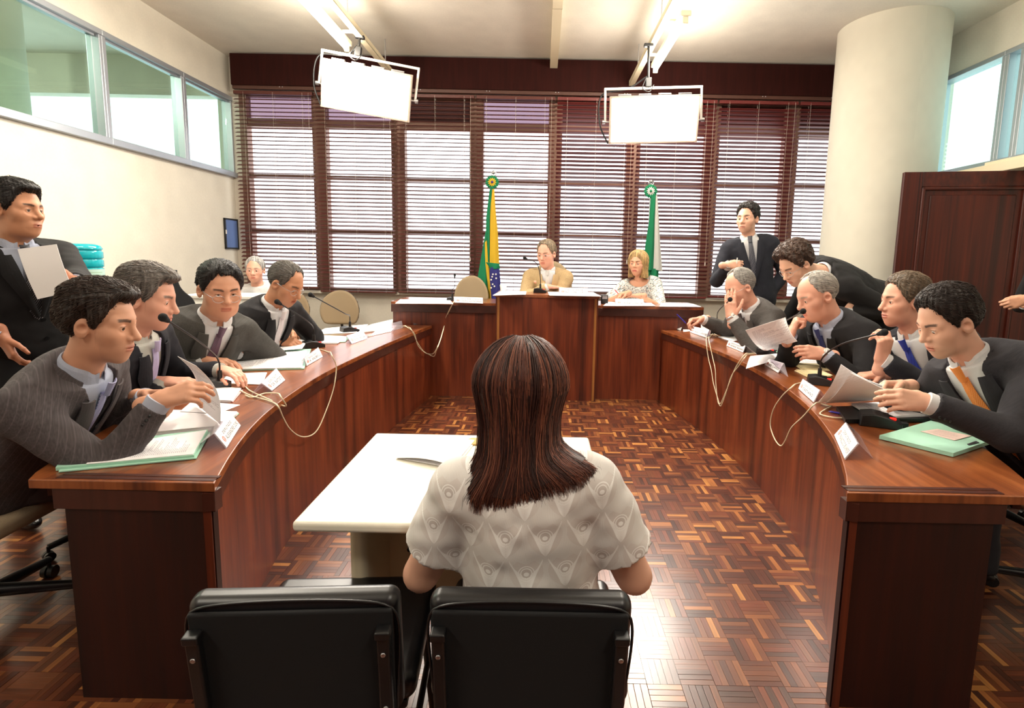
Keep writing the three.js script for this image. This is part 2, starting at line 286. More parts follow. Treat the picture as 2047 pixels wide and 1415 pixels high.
// wooden venetian blinds
{
  const slatGeo = rbox(0.965, 0.0055, 0.05, 0.0022, 0, 0, 0, 1);
  const tilt = [25, 26, 23, 27, -24, -26, -24, -16], drop = [0.93, 0.89, 0.9, 0.9, 0.905, 0.9, 0.92, 0.93];
  const cordMat = mat({ color: rgb(220, 210, 200), roughness: 0.8 });
  for (let k = 0; k < 8; k++) {
    const b = thing('venetian_blind', ['first', 'second', 'third', 'fourth', 'fifth', 'sixth', 'seventh', 'eighth'][k] + ' brown wooden venetian blind from the wall with the blue notice', 'blind', [WC(k), drop[k], Z0 + 0.12], 0, 'wooden venetian blinds at the windows');
    const top = 3.32 - drop[k], n = Math.floor((top - 0.06) / 0.049), m = k < 4 ? M.slat : M.slatRed;
    part(b, 'head_rail', rbox(0.965, 0.04, 0.05, 0.004, 0, top - 0.005, 0), m);
    part(b, 'bottom_rail', rbox(0.965, 0.022, 0.05, 0.005, 0, 0.011, 0), m);
    for (let i = 0; i < n; i++) {
      const s = part(b, 'slat', slatGeo, m); s.position.set(rr(-0.004, 0.004), 0.055 + i * 0.049, 0);
      const fold = i < 4 ? 0.5 : 1; s.rotation.set((tilt[k] + rr(-1.5, 1.5)) * fold * RAD, 0, rr(-0.0015, 0.0015));
    }
    for (const x of [-0.36, 0, 0.36]) part(b, 'ladder_cord', merge([cyl(0.0012, 0.0012, V(x, 0, 0.027), V(x, top, 0.027), 5), cyl(0.0012, 0.0012, V(x, 0, -0.027), V(x, top, -0.027), 5)]), cordMat);
    part(b, 'pull_cord', merge([cyl(0.0014, 0.0014, V(0.44, 0.45, 0.035), V(0.44, top, 0.035), 5), lathe([[0.001, 0.05], [0.006, 0.035], [0.008, 0], [0.001, -0.004]], 8).translate(0.44, 0.42, 0.035)]), cordMat);
  }
}
// round column
const col = struct('column', lathe([[0.5, 0], [0.5, YC]], 64), M.column, 'thick round cream column in front of the window corner', 'column'); col.position.set(3.53, 0, -5.85);
// dark wooden panel at the right
{
  const p = thing('wooden_panel', 'tall dark wooden screen with one large raised panel beside the column', 'partition', [3.76, 0, -4.86], -Math.atan2(0.28, 1.2));
  const W = 1.1, Hh = 2.2; part(p, 'core', box(W, Hh - 0.01, 0.03, 0, Hh / 2, 0), M.darkWood ??= mat({ color: rgb(176, 138, 118), map: scaled(veneerTex, 1, 1), roughness: 0.45 }));
  for (const s of [-1, 1]) part(p, 'stile', rbox(0.15, Hh, 0.05, 0.004, s * (W / 2 - 0.075), Hh / 2, 0.005), M.darkWood);
  for (const y of [0.075, Hh - 0.065]) part(p, 'rail', rbox(W - 0.3, y < 1 ? 0.15 : 0.13, 0.05, 0.004, 0, y, 0.005), M.darkWood);
  const mo = 0.03, iw = W - 0.3, ih = Hh - 0.28;
  for (const s of [-1, 1]) part(p, 'moulding', rbox(mo, ih, 0.04, 0.012, s * (iw / 2 - mo / 2), 0.15 + ih / 2, 0.02), M.darkWood);
  for (const s of [0, 1]) part(p, 'moulding', rbox(iw, mo, 0.04, 0.012, 0, 0.15 + (s ? ih - mo / 2 : mo / 2), 0.02), M.darkWood);
  part(p, 'field', rbox(iw - 0.14, ih - 0.14, 0.03, 0.012, 0, 0.15 + ih / 2, 0.01), M.darkWood);
}
{
  const d = thing('duct_box', 'cream boxed ledge under the high window above the wooden panel', 'ledge', [4.13, 2.21, -4.9]);
  part(d, 'ledge', rbox(0.26, 0.08, 1.7, 0.006, 0, 0.04, -0.1), M.cream); part(d, 'cover', rbox(0.2, 0.03, 0.8, 0.006, 0, 0.095, 0.2), M.cream);
}
// blue notice on the left wall by the window
{
  const n = thing('notice_board', 'small blue notice board on the left wall beside the blinds', 'notice board', [X0 + 0.012, 1.42, -6.9]);
  part(n, 'panel', box(0.012, 0.36, 0.26, 0, 0.18, 0), mat({ color: rgb(96, 122, 178), roughness: 0.6 }));
  part(n, 'frame', merge([box(0.02, 0.36, 0.02, 0, 0.18, 0.135), box(0.02, 0.36, 0.02, 0, 0.18, -0.135), box(0.02, 0.02, 0.29, 0, 0.36, 0), box(0.02, 0.02, 0.29, 0, 0, 0)]), M.black);
  part(n, 'clip', box(0.01, 0.05, 0.015, 0.012, 0.2, 0.135), M.white);
}
// ---------------------------------------------------------------- ceiling rails and lamps
{
  const railMat = M.cream;
  const r0 = thing('ceiling_trunking', 'cream cable trunking down the middle of the ceiling', 'trunking', [0.1, 3.65, -3.2]);
  part(r0, 'trunk', box(0.09, 0.12, 7.4, 0, 0.06, 0), railMat); part(r0, 'end_cap', box(0.095, 0.125, 0.02, 0, 0.06, -3.71), railMat); part(r0, 'joint', box(0.094, 0.122, 0.012, 0, 0.06, -2.1), mat({ color: rgb(190, 178, 150), roughness: 0.6 }));
  for (const [x, lab] of [[-1.8, 'cream hanging rail carrying the tilted studio lamp'], [1.04, 'cream hanging rail carrying the level studio lamp']]) {
    const r = thing('lighting_rail', lab, 'rail', [x, 3.46, -3.4], 0, 'hanging lighting rails');
    part(r, 'bar', merge([box(0.06, 0.012, 8.4, 0, 0, 0.77), box(0.008, 0.05, 8.4, -0.026, 0.025, 0.77), box(0.008, 0.05, 8.4, 0.026, 0.025, 0.77)]), railMat);
    for (let i = 0; i < 7; i++) part(r, 'hanger', merge([cyl(0.006, 0.006, V(0, 0, -3 + i * 1.2), V(0, 0.31, -3 + i * 1.2), 8)]), M.steel);
  }
  const tubeMat = mat({ color: 0xffffff, emissive: 0xfff6e0, emissiveIntensity: 7, roughness: 0.4 });
    for (const [x, zc, lab] of [[-1.96, -5.02, 'bare fluorescent tube lamp above the tilted studio lamp'], [1.17, -5.45, 'bare fluorescent tube lamp above the level studio lamp'], [-1.96, -2.9, 'fluorescent tube lamp overhead on the left rail'], [1.17, -2.9, 'fluorescent tube lamp overhead on the right rail'], [-1.96, 0.6, 'fluorescent tube lamp behind the photographer on the left rail'], [1.17, 0.6, 'fluorescent tube lamp behind the photographer on the right rail']]) {
    const t = thing('tube_lamp', lab, 'lamp', [x, 3.38, zc], 0, 'fluorescent tube lamps');
    part(t, 'batten', rbox(0.09, 0.05, 1.26, 0.01, 0, 0.055, 0), mat({ color: rgb(232, 222, 196), roughness: 0.5 }));
    part(t, 'tube', new THREE.CylinderGeometry(0.018, 0.018, 1.18, 14).rotateX(Math.PI / 2), tubeMat);
    for (const s of [-1, 1]) part(t, 'lamp_holder', merge([rbox(0.05, 0.07, 0.03, 0.008, 0, 0.01, s * 0.605), new THREE.CylinderGeometry(0.022, 0.022, 0.03, 14).rotateX(Math.PI / 2).translate(0, 0, s * 0.58)]), mat({ color: rgb(220, 214, 190), roughness: 0.5 }));
    for (const s of [-1, 1]) part(t, 'bracket', box(0.14, 0.02, 0.03, x < 0 ? 0.09 : -0.09, 0.085, s * 0.4), M.cream);
    areaLight('tube_glow', 0.05, 1.15, [x, 3.355, zc], [x, 0, zc - 0.0001], 0xfff8ec, zc > 0 ? 75 : 150);
    for (const q of [-0.35, 0.35]) { const l = new THREE.PointLight(0xfff4e2, zc > 0 ? 2.4 : 3.3); l.name = 'tube_light'; l.position.set(x, 3.3, zc + q); l.castShadow = true; l.shadow.radius = 8; scene.add(l); }
  }
}
function studioLamp(lab, pos, yaw, pitch, roll, w, h, clamp0) {
  const t = thing('studio_lamp', lab, 'lamp', pos, 0, 'studio softlights under the ceiling');
  t.rotation.set(0, yaw, roll, 'YXZ'); const tip = (g) => g.rotateX(pitch);
  part(t, 'housing', tip(merge([box(w + 0.03, h + 0.03, 0.09, 0, 0, -0.06), box(w + 0.05, 0.015, 0.05, 0, h / 2 + 0.01, -0.01), box(w + 0.05, 0.015, 0.05, 0, -h / 2 - 0.01, -0.01), box(0.015, h + 0.03, 0.05, -w / 2 - 0.015, 0, -0.01), box(0.015, h + 0.03, 0.05, w / 2 + 0.015, 0, -0.01)])), mat({ color: rgb(222, 206, 190), metalness: 0.4, roughness: 0.45 }));
  part(t, 'diffuser', tip(box(w, h, 0.006, 0, 0, -0.002)), mat({ color: 0xffffff, emissive: 0xfff3e2, emissiveIntensity: 9, roughness: 0.6 }));
  for (let i = 0; i < 4; i++) part(t, 'vent_clip', tip(rbox(0.12, 0.02, 0.05, 0.006, -w / 2 + 0.12 + i * (w - 0.24) / 3, h / 2 + 0.025, -0.03)), M.steel);
  const yw = w / 2 + 0.06, yh = h / 2 + 0.11, rise = (3.458 - pos[1]) / Math.cos(roll);
  part(t, 'yoke', merge([cyl(0.011, 0.011, V(-yw, 0, -0.05), V(-yw, yh, -0.05)), cyl(0.011, 0.011, V(yw, 0, -0.05), V(yw, yh, -0.05)), cyl(0.012, 0.012, V(-yw - 0.008, yh, -0.05), V(yw + 0.008, yh, -0.05))]), M.white);
  for (const s of [-1, 1]) part(t, 'knob', merge([cyl(0.02, 0.02, V(s * yw, 0, -0.05), V(s * (yw + 0.03), 0, -0.05)), cyl(0.008, 0.008, V(s * (yw - 0.06), 0, -0.05), V(s * yw, 0, -0.05))]), M.steel);
  part(t, 'clamp', merge([rbox(0.06, 0.09, 0.05, 0.008, clamp0, yh + 0.05, -0.05), cyl(0.012, 0.012, V(clamp0, yh, -0.05), V(clamp0, rise, -0.05)), rbox(0.09, 0.03, 0.05, 0.006, clamp0, rise - 0.012, -0.05), tube([V(clamp0 - 0.02, yh + 0.1, -0.03), V(clamp0 - 0.06, yh - 0.02, 0), V(clamp0, yh - 0.05, 0.01), V(clamp0 + 0.05, yh + 0.02, -0.02)], 0.005, 20)]), M.black);
  part(t, 'power_cable', tube([V(clamp0, yh + 0.12, -0.06), V(-w * 0.3, yh + 0.01, -0.09), V(-yw - 0.03, yh - 0.05, -0.07), V(-yw - 0.05, -0.02, -0.07), V(-yw + 0.03, -h / 2, -0.09)], 0.008, 40), M.black);
  t.updateMatrixWorld(true);
  const n = V(0, 0, 1).applyAxisAngle(V(1, 0, 0), pitch), c = n.clone().multiplyScalar(0.012).applyMatrix4(t.matrixWorld), d = n.clone().multiplyScalar(1.012).applyMatrix4(t.matrixWorld);
  return areaLight('studio_glow', w, h, c.toArray(), d.toArray(), 0xfff6ea, 58);
}
studioLamp('glowing studio softlight hung tilted beside the first tube lamp', [-1.735, 2.955, -5.5], 0.12, 0.3, -0.13, 0.8, 0.4, -0.128);
studioLamp('glowing studio softlight hung level near the round column', [1.07, 2.74, -5.5], -0.03, 0.3, 0.035, 0.82, 0.4, -0.05);

{ const t = thing('tube_lamp', 'fluorescent tube lamp seen through the interior windows', 'lamp', [-5.9, 3.66, -4.2], Math.PI / 2, 'fluorescent tube lamps');
  part(t, 'batten', rbox(0.09, 0.05, 1.26, 0.01, 0, 0.08, 0), M.cream); part(t, 'tube', new THREE.CylinderGeometry(0.018, 0.018, 1.18, 14).rotateX(Math.PI / 2).translate(0, 0.02, 0), mat({ color: 0xffffff, emissive: 0xfff6e0, emissiveIntensity: 7, roughness: 0.4 }));
  areaLight('tube_glow', 1.15, 0.05, [-5.9, 3.65, -4.2], [-5.9, 0, -4.2001], 0xfff8ec, 150);
  for (const q of [-0.35, 0.35]) { const l = new THREE.PointLight(0xfff4e2, 8); l.name = 'tube_light'; l.position.set(-5.9 + q, 3.62, -4.2); l.castShadow = true; l.shadow.radius = 2; scene.add(l); } }
// ---------------------------------------------------------------- the horseshoe of desks
const DH = 0.71;
const innerL = curve2([[-0.94, -1.5], [-1.035, -1.77], [-1.125, -2.1], [-1.18, -2.45], [-1.215, -3.0], [-1.2, -3.5], [-1.14, -4.36], [-1.05, -5.18]], 48);
const innerR = curve2([[0.915, -1.52], [1.008, -1.7], [1.175, -2.12], [1.31, -2.69], [1.37, -3.53], [1.3, -4.41], [1.17, -5.18]], 48);
function horseshoe(inner, side, label) {          // side -1: left desk
  const t = thing('curved_desk', label, 'desk', [inner[24][0] + side * 0.28, 0, inner[24][1]], 0, 'two arms of the horseshoe desk');
  const outw = 0.52, dOut = side < 0 ? -outw : outw; // band offset: left of travel direction
  const outer = offset2(inner, -dOut * -1 * (side < 0 ? 1 : 1)).map(([x, z]) => [x, z]);
  const sgn = Math.sign(offset2(inner, 0.1)[20][0] - inner[20][0]) === side ? 1 : -1;
  const off = (d) => { const o = offset2(inner, sgn * d); o[0] = [inner[0][0] + side * d * 0.93, inner[0][1]]; o[o.length - 1] = [inner[inner.length - 1][0] + side * d, inner[inner.length - 1][1]]; return o; };
  const o = off(outw).map(([x, z], i) => [x, Math.min(z, inner[0][1])]);
  partW(t, 'desk_top', slab([...inner, ...o.slice().reverse()], DH - 0.028, DH, 0.003), M.deskTop);
  partW(t, 'front_edge', band(sgn > 0 ? off(0.004) : off(0.004).slice().reverse(), 0.03, DH - 0.085, DH - 0.029), M.edge);
  partW(t, 'front_panel', band(sgn > 0 ? off(0.016) : off(0.016).slice().reverse(), 0.02, 0.0, DH - 0.086), M.veneer);
  const z = inner[0][1], x0 = inner[0][0], x1 = o[0][0], xa = Math.min(x0, x1), xb = Math.max(x0, x1);
  const endM = M.shadedVeneer ??= mat({ color: rgb(112, 84, 76), map: veneerTex, roughness: 0.5 });  // same veneer tinted down: shade of the desk ends put into the colour
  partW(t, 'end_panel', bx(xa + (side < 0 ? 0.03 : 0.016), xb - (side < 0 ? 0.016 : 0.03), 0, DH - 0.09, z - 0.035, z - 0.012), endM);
  partW(t, 'end_edge', bx(xa + 0.004, xb - 0.004, DH - 0.09, DH - 0.029, z - 0.04, z - 0.004), M.edge);
  partW(t, 'top_strip', merge([bx(xa + 0.01, xb - 0.01, DH - 0.002, DH + 0.0016, z - 0.03, z - 0.012), bx(xa + 0.01, xb - 0.01, DH - 0.002, DH + 0.0016, z - 0.052, z - 0.036)]), M.edge);
  const re = o.slice(1).map(([x, z2]) => [x - side * 0.03, z2]).filter(([, z2]) => z2 < inner[0][1] - 0.045); partW(t, 'rear_edge', band(sgn > 0 ? re.slice().reverse() : re, 0.02, DH - 0.075, DH - 0.029), M.edge);
  const pick = [10, 22, 34, 46].map((i) => [inner[i], off(outw * 0.9)[i]]);
  for (const [a, b] of pick) partW(t, 'support', band([[lerp(a[0], b[0], 0.1), lerp(a[1], b[1], 0.1)], [lerp(a[0], b[0], 0.85), lerp(a[1], b[1], 0.85)]], 0.02, 0, DH - 0.03), M.veneer);
  return { inner, outer: o };
}
const deskL = horseshoe(innerL, -1, 'curved dark wood desk arm under the wall of interior windows');
const deskR = horseshoe(innerR, 1, 'curved dark wood desk arm on the side of the round column');

// head table: a high middle block and two lower wings
const PZ = -5.15, PH = 1.03, WH = 0.935;
{
  const t = thing('podium', 'high dark wood middle block of the head table with light wood strips', 'podium', [0.06, 0, PZ]);
  const w = 0.98; part(t, 'front_panel', bx(-w / 2, w / 2, 0, PH - 0.03, -0.025, 0), M.veneer);
  part(t, 'podium_top', rbox(w + 0.02, 0.03, 0.62, 0.004, 0, PH - 0.015, -0.3), M.deskTop);
  for (const s of [-1, 1]) { part(t, 'inlay_strip', box(0.022, PH - 0.03, 0.008, s * (w / 2 - 0.025), (PH - 0.03) / 2, 0.003), mat({ color: rgb(176, 116, 60), map: grainTex, roughness: 0.4 })); part(t, 'side_panel', bx(s > 0 ? w / 2 - 0.025 : -w / 2, s > 0 ? w / 2 : -w / 2 + 0.025, 0, PH - 0.03, -0.58, -0.026), M.veneer); }
  for (const [s, x0, x1, lab] of [[-1, -1.45, -0.4305, 'lower wing of the head table beside the empty beige chair'], [1, 0.5505, 1.58, 'lower wing of the head table where the blonde woman sits']]) {
    const g = thing('head_table_wing', lab, 'desk', [(x0 + x1) / 2, 0, PZ - 0.06]); const W = x1 - x0;
    part(g, 'front_panel', bx(-W / 2 + (s > 0 ? 0 : 0.02), W / 2 - (s > 0 ? 0.02 : 0), 0, WH - 0.1, -0.05, -0.028), M.veneer);
    part(g, 'front_edge', rbox(W, 0.075, 0.03, 0.004, 0, WH - 0.065, -0.015), M.edge);
    part(g, 'wing_top', rbox(W, 0.028, 0.56, 0.004, 0, WH - 0.014, -0.28), M.deskTop);
    part(g, 'side_panel', bx(s > 0 ? W / 2 - 0.03 : -W / 2 + 0.005, s > 0 ? W / 2 - 0.005 : -W / 2 + 0.03, 0, WH - 0.03, -0.54, -0.052), M.veneer);
  }
}
// white table in the middle
{
  const t = thing('white_table', 'small cream table in the middle of the floor before the woman', 'table', [-0.215, 0, -1.655]);
  const w = 0.82, d = 0.71, h = 0.7;
  part(t, 'table_top', rbox(w, 0.03, d, 0.012, 0, h - 0.015, 0, 4), M.whiteTop);
  for (const s of [-1, 1]) { part(t, 'leg_panel', rbox(0.05, h - 0.06, 0.4, 0.02, s * 0.29, (h - 0.06) / 2 + 0.03, 0.02, 3), M.cream); part(t, 'foot', rbox(0.07, 0.035, 0.6, 0.015, s * 0.29, 0.018, 0, 3), M.cream); }
  part(t, 'modesty_panel', bx(-0.265, 0.265, 0.25, h - 0.05, -0.03, -0.012), M.cream);
  part(t, 'bolt', ball(0.008, -0.2, 0.42, -0.01, 1, 1, 0.5, 10), M.black);
  const c = thing('folded_paper', 'white booklet lying slightly open on the cream table', 'paper', [-0.08, 0.7, -1.72]);
  const P = (u, v, y) => onY(u, v, y);
  const a = P(790, 917, 0.702), b = P(905, 938, 0.702), e = P(950, 880, 0.702), f = P(835, 870, 0.702);
  partW(c, 'sheet', sheet(14, 6, (s, q) => a.clone().lerp(b, s).lerp(f.clone().lerp(e, s), q).add(V(0, 0.003 + 0.016 * Math.sin(s * 2.6) * (1 - q), 0)), 0.0015), M.paper);
  partW(c, 'sheet', sheet(10, 4, (s, q) => a.clone().lerp(b, s).lerp(f.clone().lerp(e, s), q).add(V(0.006, 0.0012, -0.004)), 0.001), M.paper);
  const co = thing('coaster', 'round yellowish coaster on the cream table beside the hair', 'coaster', P(950, 884, 0.7).toArray());
  part(co, 'disc', lathe([[0, 0], [0.036, 0], [0.037, 0.004], [0.034, 0.006], [0, 0.006]], 24), mat({ color: rgb(196, 156, 84), roughness: 0.6 }));
}
// black upholstered chairs in the foreground
function visitorChair(lab, x, z, turn, top) {
  const t = thing('black_chair', lab, 'chair', [x, 0, z], turn, 'black visitor chairs in front of the camera');
  // local: the sitter looks along -z, the back of the backrest is at +z
  const w = 0.405, bh = 0.29, y0 = top - bh;
  const tilt = (g) => g.rotateX(0.12).translate(0, y0, 0.0);
  const back = part(t, 'backrest', tilt(rbox(w, bh, 0.055, 0.024, 0, bh / 2, -0.012, 4)), M.leather);
  part(back, 'piping', tilt(tube([V(-w / 2 + 0.01, 0.02, 0.017), V(-w / 2 + 0.006, bh - 0.03, 0.017), V(-w / 2 + 0.03, bh - 0.012, 0.016), V(w / 2 - 0.03, bh - 0.012, 0.016), V(w / 2 - 0.006, bh - 0.03, 0.017), V(w / 2 - 0.01, 0.02, 0.017)], 0.003, 60)), M.leather);
  part(t, 'back_shell', tilt(rbox(w - 0.02, bh - 0.02, 0.012, 0.005, 0, bh / 2 - 0.008, 0.022, 2)), M.blackFabric);
  for (const s of [-1, 1]) {
    part(t, 'upright', merge([tilt(rbox(0.026, 0.26, 0.02, 0.005, s * (w / 2 - 0.025), 0.1, 0.04)), cyl(0.012, 0.012, V(s * (w / 2 - 0.025), y0 - 0.02, 0.035), V(s * (w / 2 - 0.025), 0.4, -0.02))]), M.blackPlastic);
    part(t, 'upright_cap', tilt(rbox(0.03, 0.018, 0.026, 0.004, s * (w / 2 - 0.025), 0.235, 0.042)), M.blackPlastic);
    for (const y of [0.06, 0.19]) part(t, 'screw', tilt(ball(0.0055, s * (w / 2 - 0.025), y, 0.051, 1, 1, 0.5, 10)), M.steel);
  }
  part(t, 'seat', rbox(0.44, 0.07, 0.4, 0.03, 0, 0.43, -0.24, 4), M.leather);
  part(t, 'seat_pan', rbox(0.4, 0.02, 0.38, 0.006, 0, 0.388, -0.24), M.blackPlastic);
  for (const s of [-1, 1]) for (const q of [0, 1]) part(t, 'leg', cyl(0.012, 0.012, V(s * 0.18, 0.39, q ? -0.06 : -0.4), V(s * 0.21, 0, q ? 0.0 : -0.43)), M.blackPlastic);
  for (const s of [-1, 1]) part(t, 'stretcher', cyl(0.009, 0.009, V(s * 0.195, 0.2, -0.03), V(s * 0.195, 0.2, -0.415)), M.blackPlastic);
  return t;
}
visitorChair('empty black upholstered chair next to the seated woman', -0.475, -1.02, 0.07, 0.715);
visitorChair('black upholstered chair under the woman with long hair', -0.008, -1.03, 0.0, 0.715);

// ---------------------------------------------------------------- distance fields and surface nets
const smin = (a, b, k) => { const h = Math.max(k - Math.abs(a - b), 0) / k; return Math.min(a, b) - h * h * k * 0.25; };
const smax = (a, b, k) => -smin(-a, -b, k);
function sdEll(cx, cy, cz, rx, ry, rz) { const ax = 1 / rx, ay = 1 / ry, az = 1 / rz; return (x, y, z) => { const px = (x - cx) * ax, py = (y - cy) * ay, pz = (z - cz) * az, k0 = Math.sqrt(px * px + py * py + pz * pz), qx = px * ax, qy = py * ay, qz = pz * az, k1 = Math.sqrt(qx * qx + qy * qy + qz * qz); return k1 < 1e-9 ? -Math.min(rx, ry, rz) : k0 * (k0 - 1) / k1; }; }
const sdBall = (cx, cy, cz, r) => (x, y, z) => Math.sqrt((x - cx) ** 2 + (y - cy) ** 2 + (z - cz) ** 2) - r;
function sdRC(a, b, r1, r2) {                          // tapered capsule
  const bx_ = b.x - a.x, by = b.y - a.y, bz = b.z - a.z, l2 = bx_ * bx_ + by * by + bz * bz, q = r1 - r2, a2 = l2 - q * q, il2 = 1 / l2, sq = Math.sign(q);
  return (x, y, z) => {
    const px = x - a.x, py = y - a.y, pz = z - a.z, yy = px * bx_ + py * by + pz * bz, zz = yy - l2;
    const vx = px * l2 - bx_ * yy, vy = py * l2 - by * yy, vz = pz * l2 - bz * yy, x2 = vx * vx + vy * vy + vz * vz, y2 = yy * yy * l2, z2 = zz * zz * l2, k = sq * q * q * x2;
    if (Math.sign(zz) * a2 * z2 > k) return Math.sqrt(x2 + z2) * il2 - r2;
    if (Math.sign(yy) * a2 * y2 < k) return Math.sqrt(x2 + y2) * il2 - r1;
    return (Math.sqrt(x2 * a2 * il2) + yy * q) * il2 - r1;
  };
}
function nets(f, lo, hi, cell, slack = 1.5) {          // -> { pos, nor } arrays and index
  const n = [0, 1, 2].map((i) => Math.ceil((hi[i] - lo[i]) / cell) + 2), [nx, ny, nz] = n, B = 4;
  const ox = lo[0] - cell * 0.5, oy = lo[1] - cell * 0.5, oz = lo[2] - cell * 0.5;
  const F = new Float32Array(nx * ny * nz), bxn = Math.ceil(nx / B), byn = Math.ceil(ny / B), bzn = Math.ceil(nz / B), lim = (B * cell * 0.5 * 1.733) * slack + cell;
  for (let c = 0; c < bzn; c++) for (let b = 0; b < byn; b++) for (let a = 0; a < bxn; a++) {
    const d = f(ox + (a * B + (B - 1) / 2) * cell, oy + (b * B + (B - 1) / 2) * cell, oz + (c * B + (B - 1) / 2) * cell), skip = Math.abs(d) > lim;
    for (let k = c * B; k < Math.min(nz, c * B + B); k++) for (let j = b * B; j < Math.min(ny, b * B + B); j++) { let at = (k * ny + j) * nx + a * B; for (let i = a * B; i < Math.min(nx, a * B + B); i++) F[at++] = skip ? d : f(ox + i * cell, oy + j * cell, oz + k * cell); }
  }
  const id = new Int32Array(nx * ny * nz).fill(-1), pos = [], idx = [], sx = 1, sy = nx, sz = nx * ny;
  const co = [0, 1, sy, sy + 1, sz, sz + 1, sz + sy, sz + sy + 1], ed = [[0, 1], [2, 3], [4, 5], [6, 7], [0, 2], [1, 3], [4, 6], [5, 7], [0, 4], [1, 5], [2, 6], [3, 7]];
  for (let k = 0; k < nz - 1; k++) for (let j = 0; j < ny - 1; j++) for (let i = 0; i < nx - 1; i++) {
    const at = k * sz + j * sy + i; let m = 0; for (let q = 0; q < 8; q++) if (F[at + co[q]] < 0) m |= 1 << q;
    if (m === 0 || m === 255) continue;
    let x = 0, y = 0, z = 0, c = 0;
    for (const [p, q] of ed) { const a = F[at + co[p]], b = F[at + co[q]]; if ((a < 0) === (b < 0)) continue; const t = a / (a - b); x += (p & 1) + t * ((q & 1) - (p & 1)); y += (p >> 1 & 1) + t * ((q >> 1 & 1) - (p >> 1 & 1)); z += (p >> 2) + t * ((q >> 2) - (p >> 2)); c++; }
    id[at] = pos.length / 3; pos.push(ox + (i + x / c) * cell, oy + (j + y / c) * cell, oz + (k + z / c) * cell);
  }
  for (let k = 1; k < nz - 1; k++) for (let j = 1; j < ny - 1; j++) for (let i = 1; i < nx - 1; i++) {
    const at = k * sz + j * sy + i, s = F[at] < 0;
    const q = (a, b, c, d, flip) => { a = id[a]; b = id[b]; c = id[c]; d = id[d]; if (a < 0 || b < 0 || c < 0 || d < 0) return; flip ? idx.push(a, b, c, a, c, d) : idx.push(a, c, b, a, d, c); };
    if (s !== (F[at + sx] < 0)) q(at, at - sy, at - sy - sz, at - sz, s);
    if (s !== (F[at + sy] < 0)) q(at, at - sz, at - sz - sx, at - sx, s);
    if (s !== (F[at + sz] < 0)) q(at, at - sx, at - sx - sy, at - sy, s);
  }
  const nor = new Float32Array(pos.length), e = cell * 0.5;
  for (let i = 0; i < pos.length; i += 3) {
    const x = pos[i], y = pos[i + 1], z = pos[i + 2]; let a = f(x + e, y, z) - f(x - e, y, z), b = f(x, y + e, z) - f(x, y - e, z), c = f(x, y, z + e) - f(x, y, z - e); const l = Math.hypot(a, b, c) || 1; nor[i] = a / l; nor[i + 1] = b / l; nor[i + 2] = c / l;
  }
  const g = new THREE.BufferGeometry(); g.setAttribute('position', new THREE.Float32BufferAttribute(pos, 3)); g.setAttribute('normal', new THREE.BufferAttribute(nor, 3)); g.setIndex(idx);
  g.setAttribute('uv', new THREE.Float32BufferAttribute(new Float32Array(pos.length / 3 * 2), 2)); return g;
}
function colorize(g, fn) { const p = g.attributes.position, c = new Float32Array(p.count * 3); for (let i = 0; i < p.count; i++) { const k = fn(p.getX(i), p.getY(i), p.getZ(i)); c[3 * i] = k[0]; c[3 * i + 1] = k[1]; c[3 * i + 2] = k[2]; } g.setAttribute('color', new THREE.BufferAttribute(c, 3)); return g; }
function mergeC(list) { return mergeGeometries(list.map((g) => { const q = g.index ? g.toNonIndexed() : g; for (const k of Object.keys(q.attributes)) if (!['position', 'normal', 'uv', 'color'].includes(k)) q.deleteAttribute(k); return q; })); }
const lin = (c) => { const k = rgb(c[0], c[1], c[2]); return [k.r, k.g, k.b]; };
class Frame {                                          // origin, three unit axes, scale along each
  constructor(o, X, Y, Z, s = 1, ky = 1) { Object.assign(this, { o, X, Y, Z, s, ky }); }
  L(x, y, z) { const a = x - this.o.x, b = y - this.o.y, c = z - this.o.z; return [(a * this.X.x + b * this.X.y + c * this.X.z) / this.s, (a * this.Y.x + b * this.Y.y + c * this.Y.z) / (this.s * this.ky), (a * this.Z.x + b * this.Z.y + c * this.Z.z) / this.s]; }
  W(x, y, z) { return this.o.clone().addScaledVector(this.X, x * this.s).addScaledVector(this.Y, y * this.s * this.ky).addScaledVector(this.Z, z * this.s); }
  D(x, y, z) { return V(0, 0, 0).addScaledVector(this.X, x).addScaledVector(this.Y, y).addScaledVector(this.Z, z).normalize(); }
  m() { return new THREE.Matrix4().makeBasis(this.X.clone().multiplyScalar(this.s), this.Y.clone().multiplyScalar(this.s * this.ky), this.Z.clone().multiplyScalar(this.s)).setPosition(this.o); }
}
const dirYP = (yaw, pitch) => V(Math.sin(yaw * RAD) * Math.cos(pitch * RAD), -Math.sin(pitch * RAD), Math.cos(yaw * RAD) * Math.cos(pitch * RAD));

